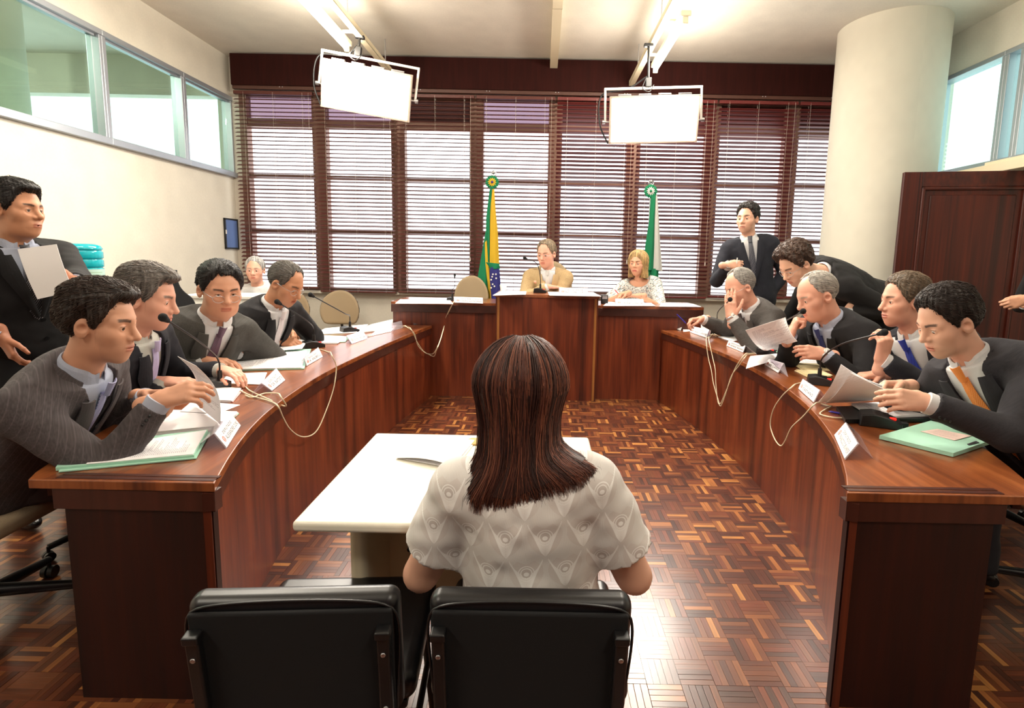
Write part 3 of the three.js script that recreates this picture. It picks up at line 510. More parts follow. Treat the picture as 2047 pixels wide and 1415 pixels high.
// ---------------------------------------------------------------- heads
function headField(h) {                                // local axes: x to the person's left, y up, z out of the face
  const jw = h.jaw ?? 1, wd = h.wide ?? 1, ns = h.nose ?? 1, ch = h.chin ?? 1;
  const cran = sdEll(0, 0.035, -0.012, 0.075 * wd, 0.086, 0.097), face = sdEll(0, -0.025, 0.022, 0.063 * wd, 0.088, 0.068), jaw = sdEll(0, -0.07, 0.028, 0.052 * jw, 0.042, 0.053), chin = sdBall(0, -0.1 * ch, 0.06, 0.019);
  const dbl = h.heavy ? sdEll(0, -0.095, 0.015, 0.052 * jw, 0.035, 0.05) : null;
  const chk = sdBall(0.045 * wd, -0.022, 0.05, 0.022), brow = sdRC(V(0.046, 0.02, 0.062), V(0, 0.024, 0.079), 0.0105, 0.0105), sock = sdBall(0.032, 0.003, 0.099, 0.0215);
  const lid = sdEll(0.0315, 0.002, 0.0715, 0.0155, 0.0118, 0.0125), slit = sdEll(0.0315, -0.0005, 0.089, 0.0128, h.closed ? 0.0018 : 0.0058, 0.013);
  const nose = sdRC(V(0, 0.016, 0.081), V(0, -0.027 * ns, 0.098 + 0.007 * ns), 0.0075, 0.0125), wing = sdBall(0.0125, -0.032 * ns, 0.091, 0.0085), muz = sdEll(0, -0.066, 0.066, 0.032, 0.022, 0.024);
  const ul = sdEll(0, -0.0615, 0.0865, 0.0235, 0.0045, 0.0075), ll = sdEll(0, -0.0715, 0.0855, 0.019, 0.0055, 0.0075), slot = sdEll(0, -0.0662, 0.097, 0.024, 0.0014, 0.014);
  const ca = Math.cos(0.35), sa = Math.sin(0.35), ear = sdEll(0, 0, 0, 0.0085, 0.032, 0.0185), con = sdBall(0.009, 0.002, 0.003, 0.0125);
  const nb = h.nbL, neck = sdRC(V(0, -0.055, -0.025), V(nb[0], nb[1], nb[2]), 0.052 * (h.neck ?? 1), 0.058 * (h.neck ?? 1));
  return (x, y, z) => {
    const ax = Math.abs(x);
    let d = smin(cran(x, y, z), face(x, y, z), 0.03); d = smin(d, jaw(x, y, z), 0.025); d = smin(d, chin(x, y, z), 0.03);
    if (dbl) d = smin(d, dbl(x, y, z), 0.03);
    if (z > 0.02) {
      d = smin(d, chk(ax, y, z), 0.03); d = smin(d, brow(ax, y, z), 0.02); d = smax(d, -sock(ax, y, z), 0.014); d = smin(d, lid(ax, y, z), 0.006); d = smax(d, -slit(ax, y, z), 0.002);
      d = smin(d, nose(x, y, z), 0.012); d = smin(d, wing(ax, y, z), 0.008); d = smin(d, muz(x, y, z), 0.016); d = smin(d, ul(x, y, z), 0.005); d = smin(d, ll(x, y, z), 0.005); d = smax(d, -slot(x, y, z), 0.003);
    }
    const ex = ax - 0.0785 * wd, ey = y + 0.006, ez = z + 0.012, qx = ex * ca + ez * sa, qz = -ex * sa + ez * ca; // ear stands off backwards
    d = smin(d, smax(ear(qx, ey, qz), -con(qx, ey, qz), 0.006), 0.007);
    return smin(d, neck(x, y, z), 0.03);
  };
}
const HAIRLINE = {
  man: [[0, 0.086], [25, 0.09], [40, 0.076], [54, 0.042], [66, 0.004], [75, -0.02], [82, -0.016], [90, 0.02], [104, 0.016], [116, -0.03], [135, -0.062], [180, -0.072]],
  recede: [[0, 0.098], [20, 0.104], [36, 0.098], [50, 0.066], [62, 0.018], [74, -0.012], [82, -0.008], [90, 0.022], [104, 0.016], [116, -0.03], [135, -0.06], [180, -0.07]],
  bald: [[0, 0.128], [40, 0.118], [60, 0.075], [72, 0.04], [82, 0.022], [90, 0.028], [104, 0.02], [116, -0.03], [135, -0.06], [180, -0.07]],
  bob: [[0, 0.07], [16, 0.066], [32, 0.055], [46, 0.02], [56, -0.06], [64, -0.13], [80, -0.15], [130, -0.16], [180, -0.16]],
};
function hairField(h) {
  const H = h.hair, tab = HAIRLINE[H.line], yl = (a) => { let i = 0; while (i < tab.length - 2 && tab[i + 1][0] < a) i++; const t = clamp((a - tab[i][0]) / (tab[i + 1][0] - tab[i][0]), 0, 1); return lerp(tab[i][1], tab[i + 1][1], t); };
  const wd = h.wide ?? 1, e = sdEll(0, 0.036, -0.013, 0.0755 * wd, 0.087, 0.098), bulk = (H.bulk ?? []).map(([x, y, z, a, b, c]) => sdEll(x, y, z, a, b, c));
  const drape = H.line === 'bob' ? sdRC(V(0, 0.03, -0.02), V(0, -0.13, -0.025), 0.098, 0.1) : null, fr = H.freq ?? 26, am = H.amp ?? 0.0022, part_ = H.part;
  const field = (x, y, z) => {
    const a = Math.atan2(x, z), r = Math.hypot(x, z), c = y - yl(Math.abs(a) / RAD) + (0.006 * vnoise(a * 9, y * 40, 3) + 0.009 * vnoise(a * 26, 1.7, 5)) * (H.line === 'bob' ? 0.5 : 1);
    let t = lerp(-0.008, (H.t ?? 0.014) * sstep(0.0, 0.055, c) + 0.0022, sstep(-0.006, 0.006, c));
    if (H.top) t += H.top * sstep(0.05, 0.12, y) * (c > 0 ? 1 : 0);
    let d = e(x, y, z) - t;
    if (drape) d = smin(d, Math.max(drape(x, y, z), -c, -0.14 - y, z - 0.058 - 0.25 * Math.abs(x)), 0.02);
    for (const b of bulk) d = smin(d, b(x, y, z), 0.025);
    // locks run from the crown towards the hairline
    const flow = H.comb === 'side' ? x * 1.1 + y * 0.2 : 0, q = H.curly ? vnoise(x * 70, y * 70, z * 70) * 1.0 + 0.6 * vnoise(x * 140, y * 140, z * 140) : vnoise(a * fr * (0.35 + r * 7) * 0.55, y * 26 + flow * 20, z * 18) + 0.5 * vnoise(a * fr * 2, y * 30, z * 30 + 9);
    return d - am * q;
  };
  field.above = (x, y, z) => y - yl(Math.abs(Math.atan2(x, z)) / RAD);
  return field;
}
// short locks that lie on the hair
function strandsGeo(f, verts, n, color, H, seed) {
  const r = mulberry(seed), pos = [], nor = [], col = [], idx = [], base0 = lin(color), seg = 4; const ok = []; for (let i = 0; i < verts.count; i++) { const x = verts.getX(i), y = verts.getY(i), z = verts.getZ(i); if (f.above(x, y, z) > 0.004 && Math.abs(f(x, y, z)) < 0.003) ok.push([x, y, z]); }
  if (!ok.length) return null;
  const grad = (p) => { const e = 0.002, a = f(p.x + e, p.y, p.z) - f(p.x - e, p.y, p.z), b = f(p.x, p.y + e, p.z) - f(p.x, p.y - e, p.z), c = f(p.x, p.y, p.z + e) - f(p.x, p.y, p.z - e); return V(a, b, c).normalize(); };
  for (let q = 0; q < n; q++) {
    const s = ok[Math.floor(r() * ok.length)]; let p = V(...s); const lift = 0.0006 + 0.0035 * r() * r(), len = (H.curly ? 0.02 : H.len ?? 0.036) * (0.6 + 0.7 * r()), w = 0.0007 + 0.0007 * r(), k = 0.7 + 0.65 * r(), pts = [], ns = [], tw = r() * 6.28, side = (r() - 0.5) * 0.5;
    for (let i = 0; i <= seg; i++) {
      const g = grad(p); const d = f(p.x, p.y, p.z) - lift * Math.min(1, i / 2); p = p.clone().addScaledVector(g, -d); pts.push(p); ns.push(g);
      let fl = H.line === 'bob' ? V(p.x * 1.5, -1, 0.1) : V(side + (H.lean ?? 0.25), -0.45 - 4 * Math.max(0, 0.05 - p.y), -0.9); if (H.curly) fl = V(Math.cos(tw + i), Math.sin(tw + i * 1.3), Math.sin(tw * 2 + i)); fl.addScaledVector(g, -fl.dot(g)).normalize(); p = p.clone().addScaledVector(fl, len / seg);
    }
    const b0 = pos.length / 3;
    for (let i = 0; i <= seg; i++) {
      const T = pts[Math.min(seg, i + 1)].clone().sub(pts[Math.max(0, i - 1)]).normalize(), b = T.clone().cross(ns[i]).normalize(), ww = w * (i === seg ? 0.2 : 1);
      for (let j = 0; j < 3; j++) { const a = j / 3 * 6.283 + 1.57, dd = b.clone().multiplyScalar(Math.cos(a)).addScaledVector(ns[i], Math.sin(a)); pos.push(pts[i].x + dd.x * ww, pts[i].y + dd.y * ww, pts[i].z + dd.z * ww); nor.push(dd.x, dd.y, dd.z); col.push(base0[0] * k, base0[1] * k, base0[2] * k); }
      if (i < seg) for (let j = 0; j < 3; j++) { const a = b0 + i * 3 + j, c = b0 + i * 3 + (j + 1) % 3; idx.push(a, c + 3, c, a, a + 3, c + 3); }
    }
  }
  const g = new THREE.BufferGeometry(); g.setAttribute('position', new THREE.Float32BufferAttribute(pos, 3)); g.setAttribute('normal', new THREE.Float32BufferAttribute(nor, 3)); g.setAttribute('color', new THREE.Float32BufferAttribute(col, 3)); g.setAttribute('uv', new THREE.Float32BufferAttribute(new Float32Array(pos.length / 3 * 2), 2)); g.setIndex(idx); return g;
}
const strandMat = mat({ color: 0xffffff, vertexColors: true, roughness: 0.5 });
const strandTex = dataTex(256, 128, (u, v) => { const g = 178 + 52 * pnoise(u * 128, v * 3, 128, 3) + 34 * pnoise(u * 50, v * 4, 50, 4); return [g, g, g]; });
const strandTexBump = strandTex;
function eyesGeo(gaze, wd = 1) {
  const gs = [];
  for (const s of [-1, 1]) {
    const g = new THREE.SphereGeometry(0.0122, 18, 14), c = new Float32Array(g.attributes.position.count * 3), p = g.attributes.position;
    for (let i = 0; i < p.count; i++) { const a = Math.acos(clamp(p.getY(i) / 0.0122, -1, 1)), k = a < 0.2 ? [0.01, 0.01, 0.01] : a < 0.5 ? [0.07, 0.035, 0.018] : [0.78, 0.74, 0.7]; c.set(k, 3 * i); }
    g.setAttribute('color', new THREE.BufferAttribute(c, 3)); g.applyQuaternion(new THREE.Quaternion().setFromUnitVectors(V(0, 1, 0), gaze)); gs.push(g.translate(s * 0.0315, 0.001, 0.0705));
  }
  return mergeC(gs);
}
function glassesGeo(low = 0) {
  const y = -0.002 - low, z = 0.092 + low * 0.3, gs = [];
  for (const s of [-1, 1]) { const c = []; for (let i = 0; i < 16; i++) { const a = i / 16 * Math.PI * 2; c.push(V(s * 0.033 + Math.cos(a) * 0.024, y + Math.sin(a) * 0.0165 * (1 - 0.1 * Math.cos(a)), z - 0.006 * Math.abs(Math.cos(a)) * (Math.cos(a) * s > 0 ? 1.5 : 0))); } gs.push(tube(c, 0.0011, 48, 5, true)); gs.push(tube([V(s * 0.057, y + 0.006, z - 0.009), V(s * 0.076, 0.006 - low * 0.4, 0.05), V(s * 0.081, 0.008, -0.005), V(s * 0.082, -0.006, -0.022)], 0.0012, 20, 5)); }
  gs.push(tube([V(-0.01, y + 0.004, z), V(0, y + 0.008, z + 0.003), V(0.01, y + 0.004, z)], 0.0011, 8, 5)); return merge(gs);
}
// ---------------------------------------------------------------- hands
const POSE = {
  flat: { f: [[0.1, 0.18, 0.1], [0.08, 0.16, 0.1], [0.1, 0.18, 0.1], [0.14, 0.22, 0.12]], th: [0.75, 0.62, 0.15, 0.2] },
  rest: { f: [[0.3, 0.4, 0.25], [0.34, 0.48, 0.28], [0.4, 0.55, 0.3], [0.46, 0.6, 0.3]], th: [0.75, 0.5, 0.35, 0.3] },
  curl: { f: [[0.65, 0.85, 0.5], [0.75, 0.95, 0.5], [0.85, 1.0, 0.55], [0.9, 1.0, 0.55]], th: [0.75, 0.3, 0.55, 0.4] },
  pinch: { f: [[0.75, 0.55, 0.2], [0.8, 0.6, 0.25], [0.85, 0.65, 0.3], [0.9, 0.7, 0.3]], th: [0.85, 0.1, 0.6, 0.1] },
  fist: { f: [[1.25, 1.45, 0.8], [1.3, 1.5, 0.8], [1.35, 1.5, 0.8], [1.35, 1.5, 0.8]], th: [0.75, 0.25, 0.6, 0.6] },
  pen: { f: [[0.7, 0.8, 0.3], [0.85, 0.9, 0.4], [1.1, 1.2, 0.6], [1.2, 1.2, 0.7]], th: [0.85, 0.15, 0.55, 0.35] },
};
function handGeo(W, A, N, side, pose, s, color, cell = 0.0034, stub = 0.05) {
  A = A.clone().normalize(); N = N.clone().addScaledVector(A, -N.dot(A)).normalize(); const Tn = A.clone().cross(N).multiplyScalar(side === 'R' ? 1 : -1);
  const at = (a, t, n) => W.clone().addScaledVector(A, a * s).addScaledVector(Tn, t * s).addScaledVector(N, n * s), prims = [], palm = [], box_ = new THREE.Box3();
  const tk = [0.027, 0.009, -0.0095, -0.027], len = [[0.04, 0.025, 0.02], [0.044, 0.028, 0.021], [0.041, 0.026, 0.02], [0.032, 0.02, 0.018]], kn = [0.086, 0.09, 0.086, 0.078];
  const add = (list, a, b, r1, r2) => { list.push(sdRC(a, b, r1 * s, r2 * s)); box_.expandByPoint(a); box_.expandByPoint(b); };
  for (let i = 0; i < 4; i++) {
    add(palm, at(0.004, tk[i] * 0.62, 0), at(kn[i], tk[i], 0), 0.0165, 0.0118);
    let p = at(kn[i], tk[i], 0), ang = 0; const sp = tk[i] * 2.2; const fin = [];
    for (let k = 0; k < 3; k++) { ang += POSE[pose].f[i][k]; const d = A.clone().multiplyScalar(Math.cos(ang)).addScaledVector(N, Math.sin(ang)).addScaledVector(Tn, sp).normalize(), q = p.clone().addScaledVector(d, len[i][k] * s); add(fin, p, q, [0.0098, 0.0088, 0.0082][k] * (i === 3 ? 0.88 : 1), [0.0088, 0.0082, 0.0068][k] * (i === 3 ? 0.88 : 1)); p = q; }
    prims.push(fin);
  }
  { const [ta, tt, tn, tb] = POSE[pose].th; let p = at(0.022, 0.026, 0.006); const d0 = A.clone().multiplyScalar(ta).addScaledVector(Tn, tt).addScaledVector(N, tn).normalize(), fin = []; let q = p.clone().addScaledVector(d0, 0.042 * s); add(fin, p, q, 0.0155, 0.0112); const d1 = d0.clone().addScaledVector(A, tb).addScaledVector(Tn, -tb * 0.8).normalize(); p = q; q = p.clone().addScaledVector(d1, 0.031 * s); add(fin, p, q, 0.0108, 0.0098); p = q; const d2 = d1.clone().addScaledVector(Tn, -tb * 0.6).normalize(); q = p.clone().addScaledVector(d2, 0.025 * s); add(fin, p, q, 0.0098, 0.0078); prims.push(fin); }
  const wr = sdRC(at(-stub, 0, 0), at(0.01, 0, 0), 0.029 * s, 0.0235 * s); box_.expandByPoint(at(-stub, 0, 0)); box_.expandByScalar(0.034 * s);
  const f = (x, y, z) => { let d = wr(x, y, z); for (const p of palm) d = smin(d, p(x, y, z), 0.014 * s); for (const fin of prims) { let e = 1e9; for (const p of fin) e = smin(e, p(x, y, z), 0.004 * s); d = smin(d, e, 0.006 * s); } return d; };
  const c = lin(color), g = nets(f, box_.min.toArray(), box_.max.toArray(), cell * s); return colorize(g, (x, y, z) => { const v = 1 + 0.08 * vnoise(x * 60, y * 60, z * 60); return [c[0] * v, c[1] * v, c[2] * v]; });
}
// ---------------------------------------------------------------- whole figures
const skinMat = mat({ color: 0xffffff, vertexColors: true, roughness: 0.55, sheen: 0.2, sheenRoughness: 0.6 });
const eyeMat = mat({ color: 0xffffff, vertexColors: true, roughness: 0.15 });
const SKIN = { fair: [224, 172, 146], tan: [208, 152, 122], ruddy: [218, 160, 136], olive: [196, 138, 104], pale: [232, 180, 152], brown: [164, 104, 74] };
const cloth = (c, map = weaveTex, rep = 8, o = {}) => mat({ color: rgb(c[0], c[1], c[2]), map: scaled(map, rep, rep), roughness: 0.92, sheen: 0.15, sheenRoughness: 0.7, ...o });
const hairMat = (c) => mat({ color: rgb(c[0], c[1], c[2]), map: scaled(strandTex, 1, 1), roughness: 0.58, bumpMap: scaled(strandTex, 1, 1), bumpScale: 0.0012 });
const shoeMat = mat({ color: rgb(16, 14, 14), roughness: 0.3 });
const white_shirt = cloth([250, 250, 252], weaveTex, 12), blue_shirt = cloth([204, 212, 234], weaveTex, 12), grey_shirt = cloth([224, 224, 216], weaveTex, 12);
const tieTex = (bg, fg, w, n) => dataTex(64, 64, (u, v) => ((u + v) * n % 1) < w ? fg : bg);
const dotTex = (bg, fg) => dataTex(64, 64, (u, v) => ((u * 4 % 1 - 0.5) ** 2 + ((v * 4 + (Math.floor(u * 4) % 2) * 0.5) % 1 - 0.5) ** 2) < 0.05 ? fg : bg);
const tieMat = (t, rep = 1) => mat({ map: scaled(t, rep, rep * 4), roughness: 0.55, sheen: 0.3 });

function person(o) {
  const s = o.s ?? 1, near = o.near ?? 1, skin = SKIN[o.skin], P = thing('person', o.label, 'person', [o.hip.x, 0, o.hip.z]);
  // head
  const hz = dirYP(o.head.yaw, o.head.pitch ?? 0), hx0 = V(0, 1, 0).cross(hz).normalize(), hy0 = hz.clone().cross(hx0), ro = (o.head.roll ?? 0) * RAD;
  const hx = hx0.clone().multiplyScalar(Math.cos(ro)).addScaledVector(hy0, Math.sin(ro)), hy = hy0.clone().multiplyScalar(Math.cos(ro)).addScaledVector(hx0, -Math.sin(ro));
  const hs = s * (o.hs ?? 1), HF = new Frame(o.head.c, hx, hy, hz, hs);
  const tdir = o.head.c.clone().sub(o.hip).normalize();
  const nb = o.nb ?? o.head.c.clone().addScaledVector(hy.clone().multiplyScalar(0.6).addScaledVector(tdir, 0.4).normalize(), -0.165 * s).addScaledVector(hz, -0.025 * s);
  // torso
  const Y = nb.clone().sub(o.hip), Ln = Y.length(); Y.normalize(); const F0 = dirYP(o.yaw, 0), Z = F0.clone().addScaledVector(Y, -F0.dot(Y)).normalize(), X = Y.clone().cross(Z);
  if (o.tilt) { const a = o.tilt * RAD; const Xn = X.clone().multiplyScalar(Math.cos(a)).addScaledVector(Y, Math.sin(a)); /* shoulder line only */ X.copy(Xn).normalize(); Z.copy(X.clone().cross(Y)).normalize(); }
  const TF = new Frame(o.hip, X, Y, Z, s, Ln / (0.5 * s)), bl = o.belly ?? 0, bw = o.build ?? 1;
  // arms
  const arms = {}; 
  for (const side of ['R', 'L']) {
    const q = side === 'R' ? -1 : 1, sp = o[side] ?? {}, S = TF.W(q * 0.178 * bw, 0.43, sp.fwd ?? 0.0);
    const W = sp.w ?? (o.stand ? S.clone().add(V(0, -0.53 * s, 0)).addScaledVector(X, q * 0.03) : o.hip.clone().addScaledVector(F0, 0.3 * s).addScaledVector(X, q * 0.12).add(V(0, 0.13, 0)));
    let a = 0.285 * s, b = 0.255 * s; const d = W.clone().sub(S), l = d.length(); if (l > (a + b) * 0.985) { const k = l / (a + b) * 1.02; a *= k; b *= k; }
    d.normalize(); const pole = (sp.pole ?? V(0, -0.7, 0).addScaledVector(X, q * 0.5).addScaledVector(F0, -0.3)).clone(); pole.addScaledVector(d, -pole.dot(d)).normalize();
    const ca = clamp((a * a + l * l - b * b) / (2 * a * l), -1, 1), E = S.clone().addScaledVector(d, a * ca).addScaledVector(pole, a * Math.sqrt(1 - ca * ca));
    arms[side] = { S, E, W, sp, dir: W.clone().sub(E).normalize() };
  }
  // legs
  const fy = o.floor ?? 0;
  const legs = ['R', 'L'].map((side) => {
    const q = side === 'R' ? -1 : 1, side_ = V(F0.z, 0, -F0.x).multiplyScalar(q), h = o.hip.clone().addScaledVector(side_, 0.09 * s);
    const lf = o.legYaw !== undefined ? dirYP(o.legYaw, 0) : F0;
    if (o.stand) { const an = V(o.feet ? o.feet[0] : o.hip.x, 0.085, o.feet ? o.feet[1] : o.hip.z).addScaledVector(side_, 0.11 * s); return { h, k: h.clone().lerp(an, 0.5).addScaledVector(F0, 0.02), an, lf }; }
    const k = h.clone().addScaledVector(lf, 0.4 * s).addScaledVector(side_, 0.05 * s); k.y = Math.min(0.53, 0.5 * s + 0.01) + fy; const an = k.clone().addScaledVector(lf, -0.03 * s); an.y = 0.085 + fy; return { h, k, an, lf };
  });
  // fields
  const jk = (grow) => {
    const pr = [sdEll(0, 0.35, 0.004, 0.172 * bw + grow, 0.2 + grow, 0.116 + grow + bl * 0.25), sdEll(0, 0.15, 0.012 + bl * 0.5, 0.158 * bw + bl * 0.5 + grow, 0.2 + grow, 0.115 + bl * 0.6 + grow), sdEll(0, 0.0, 0, 0.172 * bw + grow, 0.14 + grow, 0.13 + grow)];
    const yo = sdRC(V(0, 0.452, -0.016), V(0.152 * bw, 0.43, -0.006), 0.064 + grow, 0.062 + grow), ye = sdRC(V(0.015, 0.462, -0.02), V(0.14 * bw, 0.446, -0.008), 0.052 + grow, 0.052 + grow);
    return (lx, ly, lz) => { let d = smin(pr[0](lx, ly, lz), pr[1](lx, ly, lz), 0.08); d = smin(d, pr[2](lx, ly, lz), 0.08); const ax = Math.abs(lx); d = smin(d, smin(yo(ax, ly, lz), ye(ax, ly, lz), 0.03), 0.05); return d; };
  };
  const geos = [];
  // skin: head
  const hpar = { ...o.face, hair: o.hair, nbL: (() => { const q = HF.L(nb.x, nb.y, nb.z); return [q[0], q[1] - 0.01, q[2]]; })() };
  const hf = headField(hpar), nbL = hpar.nbL, cell = o.headCell ?? 0.0042;
  const hg = nets(hf, [Math.min(-0.1, nbL[0] - 0.06), Math.min(-0.16, nbL[1] - 0.02), Math.min(-0.12, nbL[2] - 0.065)], [Math.max(0.1, nbL[0] + 0.06), 0.13, 0.125], cell);
  const sc = lin(skin), lip = lin(o.lip ?? [skin[0] * 0.84, skin[1] * 0.62, skin[2] * 0.6]), bc = lin(o.brow ?? [50, 36, 28]);
  colorize(hg, (x, y, z) => {
    const ax = Math.abs(x); let v = 1 + 0.05 * vnoise(x * 40, y * 40, z * 40), c = [sc[0] * v, sc[1] * v, sc[2] * v];
    const mixc = (k, t) => { c = c.map((q, i) => lerp(q, k[i], t)); };
    if (z > 0.03) {
      if (z > 0.07 && ax < 0.025) mixc(lip, sstep(0.0125, 0.008, Math.abs(y + 0.0665)) * sstep(0.025, 0.019, ax) * 0.75);
      const yb = 0.0235 + 0.004 * Math.sin(clamp((ax - 0.014) / 0.042, 0, 1) * Math.PI * 0.8); mixc(bc, sstep(0.0062, 0.0035, Math.abs(y - yb)) * sstep(0.011, 0.015, ax) * sstep(0.056, 0.048, ax) * (o.browK ?? 0.85));
      mixc(bc, sstep(0.0028, 0.001, Math.abs(y - 0.0065)) * sstep(0.018, 0.021, ax) * sstep(0.047, 0.044, ax) * 0.6);
      if (o.stubble) mixc([0.2, 0.13, 0.1], o.stubble * sstep(-0.035, -0.06, y) * sstep(0.125, 0.1, -y));
    }
    return c;
  });
  hg.applyMatrix4(HF.m()); geos.push(hg);
  // skin: hands
  for (const side of ['R', 'L']) {
    const a = arms[side], h = a.sp.hand; if (a.sp.noHand) continue;
    const A = (h?.A ?? a.dir), N = h?.N ?? V(0, -1, 0).addScaledVector(X, side === 'R' ? 0.4 : -0.4);
    geos.push(handGeo(a.W, A, N, side, h?.pose ?? 'rest', s * (o.handS ?? 1), o.handSkin ? SKIN[o.handSkin] : skin, o.handCell ?? 0.004));
  }
  // skin: the body under the clothes
  const bare = o.bareArms, core = jk(-0.03), armR = bare ? [0.05, 0.04, 0.036, 0.027] : [0.04, 0.036, 0.034, 0.026];
  { const arm = ['R', 'L'].flatMap((q) => [sdRC(arms[q].S, arms[q].E, armR[0] * s * (bare || 1), armR[1] * s * (bare || 1)), sdRC(arms[q].E, arms[q].W, armR[2] * s * (bare || 1), armR[3] * s)]), lg = legs.flatMap((q) => [sdRC(q.h, q.k, 0.065 * s, 0.05 * s), sdRC(q.k, q.an, 0.045 * s, 0.036 * s)]);
    const f = (x, y, z) => { const l = TF.L(x, y, z); let d = core(...l) * s; for (const q of arm) d = smin(d, q(x, y, z), 0.02); for (const q of lg) d = smin(d, q(x, y, z), 0.02); return d; };
    const bb = new THREE.Box3().setFromPoints([o.hip, nb, ...['R', 'L'].flatMap((q) => [arms[q].S, arms[q].E, arms[q].W]), ...legs.flatMap((q) => [q.h, q.k, q.an])]).expandByScalar(0.2 * s); bb.min.y = Math.max(bb.min.y, 0.03);
    geos.push(colorize(nets(f, bb.min.toArray(), bb.max.toArray(), bare ? 0.011 : 0.02), () => sc)); }
  const body = partW(P, 'body', mergeC(geos), skinMat);
  const eg = eyesGeo((o.gaze ? V(...o.gaze) : V(0, -0.1, 1)).normalize()).applyMatrix4(HF.m()); partW(P, 'eyes', eg, eyeMat, 'eyes');
  // hair
  if (o.hair && !o.hair.custom) {
    const f = hairField(hpar), g = nets(f, [-0.135, o.hair.line === 'bob' ? -0.17 : -0.1, -0.145], [0.135, 0.175, 0.14], o.hairCell ?? 0.0046, 2);
    const p = g.attributes.position, uv = g.attributes.uv; for (let i = 0; i < p.count; i++) { const x = p.getX(i), y = p.getY(i) - 0.02, z = p.getZ(i); uv.setXY(i, Math.atan2(x, z + 0.02) / Math.PI * 0.5 * (0.4 + 6 * Math.hypot(x, z)), Math.acos(clamp(y / 0.13, -1, 1)) * 0.4); }
    const sg = strandsGeo(f, p, o.headCell <= 0.0036 ? 2600 : o.headCell <= 0.0046 ? 1500 : 600, o.hair.color, o.hair, 31 + Math.round(Math.abs(o.hip.x * 100))), hm = partW(P, 'hair', g.applyMatrix4(HF.m()), hairMat(o.hair.color)); if (sg) partW(hm, 'strands', sg.applyMatrix4(HF.m()), strandMat).userData.kind = 'stuff';
  }
  if (o.glasses !== undefined) partW(P, 'glasses', glassesGeo(o.glasses).applyMatrix4(HF.m()), M.steel, 'thin metal rimmed glasses');
  // clothes
  const jcell = o.cell ?? 0.011, J = jk(0.012), Sh = jk(0.0), yb = o.vee ?? 0.17, vw = o.veeW ?? 0.068;
  const fold = (x, y, z) => 0.0042 * vnoise(x * 11, y * 17, z * 11) + 0.0022 * vnoise(x * 26 + 5, y * 34, z * 26) ;
  const sl = o.sleeve ?? 1;
  const up = ['R', 'L'].map((q) => sdRC(arms[q].S, arms[q].E, 0.069 * s * bw * sl, 0.056 * s * sl));
  const fo = ['R', 'L'].map((q) => { const a = arms[q], e = a.W.clone().addScaledVector(a.dir, -0.028 * s), d = sdRC(a.E, a.W, 0.056 * s * sl, 0.044 * s * sl); return (x, y, z) => Math.max(d(x, y, z), (x - e.x) * a.dir.x + (y - e.y) * a.dir.y + (z - e.z) * a.dir.z); });
  const short = o.shortSleeve, upS = short ? ['R', 'L'].map((q) => { const a = arms[q], d0 = a.E.clone().sub(a.S), e = a.S.clone().addScaledVector(d0, short), n = d0.clone().normalize(), b = a.S.clone().addScaledVector(d0, short * 1.1), d = sdRC(a.S, b, 0.07 * s * sl, 0.064 * s * sl * (o.flare ?? 1)); return (x, y, z) => Math.max(d(x, y, z), (x - e.x) * n.x + (y - e.y) * n.y + (z - e.z) * n.z); }) : null;
  const jacketF = (cut) => (x, y, z) => {
    const l = TF.L(x, y, z); let d = J(l[0], l[1], l[2]) * s;
    if (cut) { const w = vw * (l[1] - yb) / (0.5 - yb), c = Math.max(Math.abs(l[0]) - w, 0.02 - l[2], yb - l[1]) * s; d = Math.max(d, -c); }
    if (o.neckline) { const nl = o.neckline(l[0], l[1], l[2]); d = Math.max(d, nl * s); } else d = Math.max(d, (l[1] - 0.515 - 0.12 * Math.max(0, -l[2])) * s);
    for (const q of short ? upS : up) d = smin(d, q(x, y, z), 0.03 * s); if (!short) for (const q of fo) d = smin(d, q(x, y, z), 0.018 * s);
    if (o.hem !== undefined) d = Math.max(d, (o.hem - l[1]) * s);
    return d + fold(x, y, z) * (o.foldK ?? 1);
  };
  const bbJ = new THREE.Box3().setFromPoints([o.hip, nb, ...['R', 'L'].flatMap((q) => [arms[q].S, arms[q].E, arms[q].W])]).expandByScalar(0.2 * s); for (const c of [[-0.2, -0.14, -0.15], [0.2, -0.14, 0.15], [0.2, 0.5, 0.15], [-0.2, 0.5, -0.15]]) bbJ.expandByPoint(TF.W(...c));
  const jg = nets(jacketF(!o.noVee), bbJ.min.toArray(), bbJ.max.toArray(), jcell);
  { const p = jg.attributes.position, uv = jg.attributes.uv; for (let i = 0; i < p.count; i++) { const l = TF.L(p.getX(i), p.getY(i), p.getZ(i)); uv.setXY(i, l[0] + (o.uvFlat ? 0 : l[2]), l[1]); } }
  partW(P, o.garment ?? 'jacket', jg, o.cloth);
  // sheets laid on the front of the chest
  const chest = (fn, lx, ly, off) => { let z = 0.3; for (let i = 0; i < 40; i++) { const d = fn(lx, ly, z); z -= Math.max(d - off, 0.0005); if (d - off < 0.0006) break; if (z < -0.1) break; } return TF.W(lx, ly, z); };
  if (!o.noVee) {
    const shirtF = (x, y, z) => { const l = TF.L(x, y, z); return Math.max(Sh(...l), Math.abs(l[0]) - 0.125, 0.1 - l[1], -0.03 - l[2], l[1] - 0.508) * s; };
    const bs = new THREE.Box3().setFromPoints([[-0.13, 0.1, -0.04], [0.13, 0.52, 0.25], [-0.13, 0.52, 0.25], [0.13, 0.1, -0.04], [0.13, 0.52, -0.04], [-0.13, 0.1, 0.25]].map((c) => TF.W(...c))).expandByScalar(0.02);
    partW(P, 'shirt', nets(shirtF, bs.min.toArray(), bs.max.toArray(), 0.011), o.shirt);
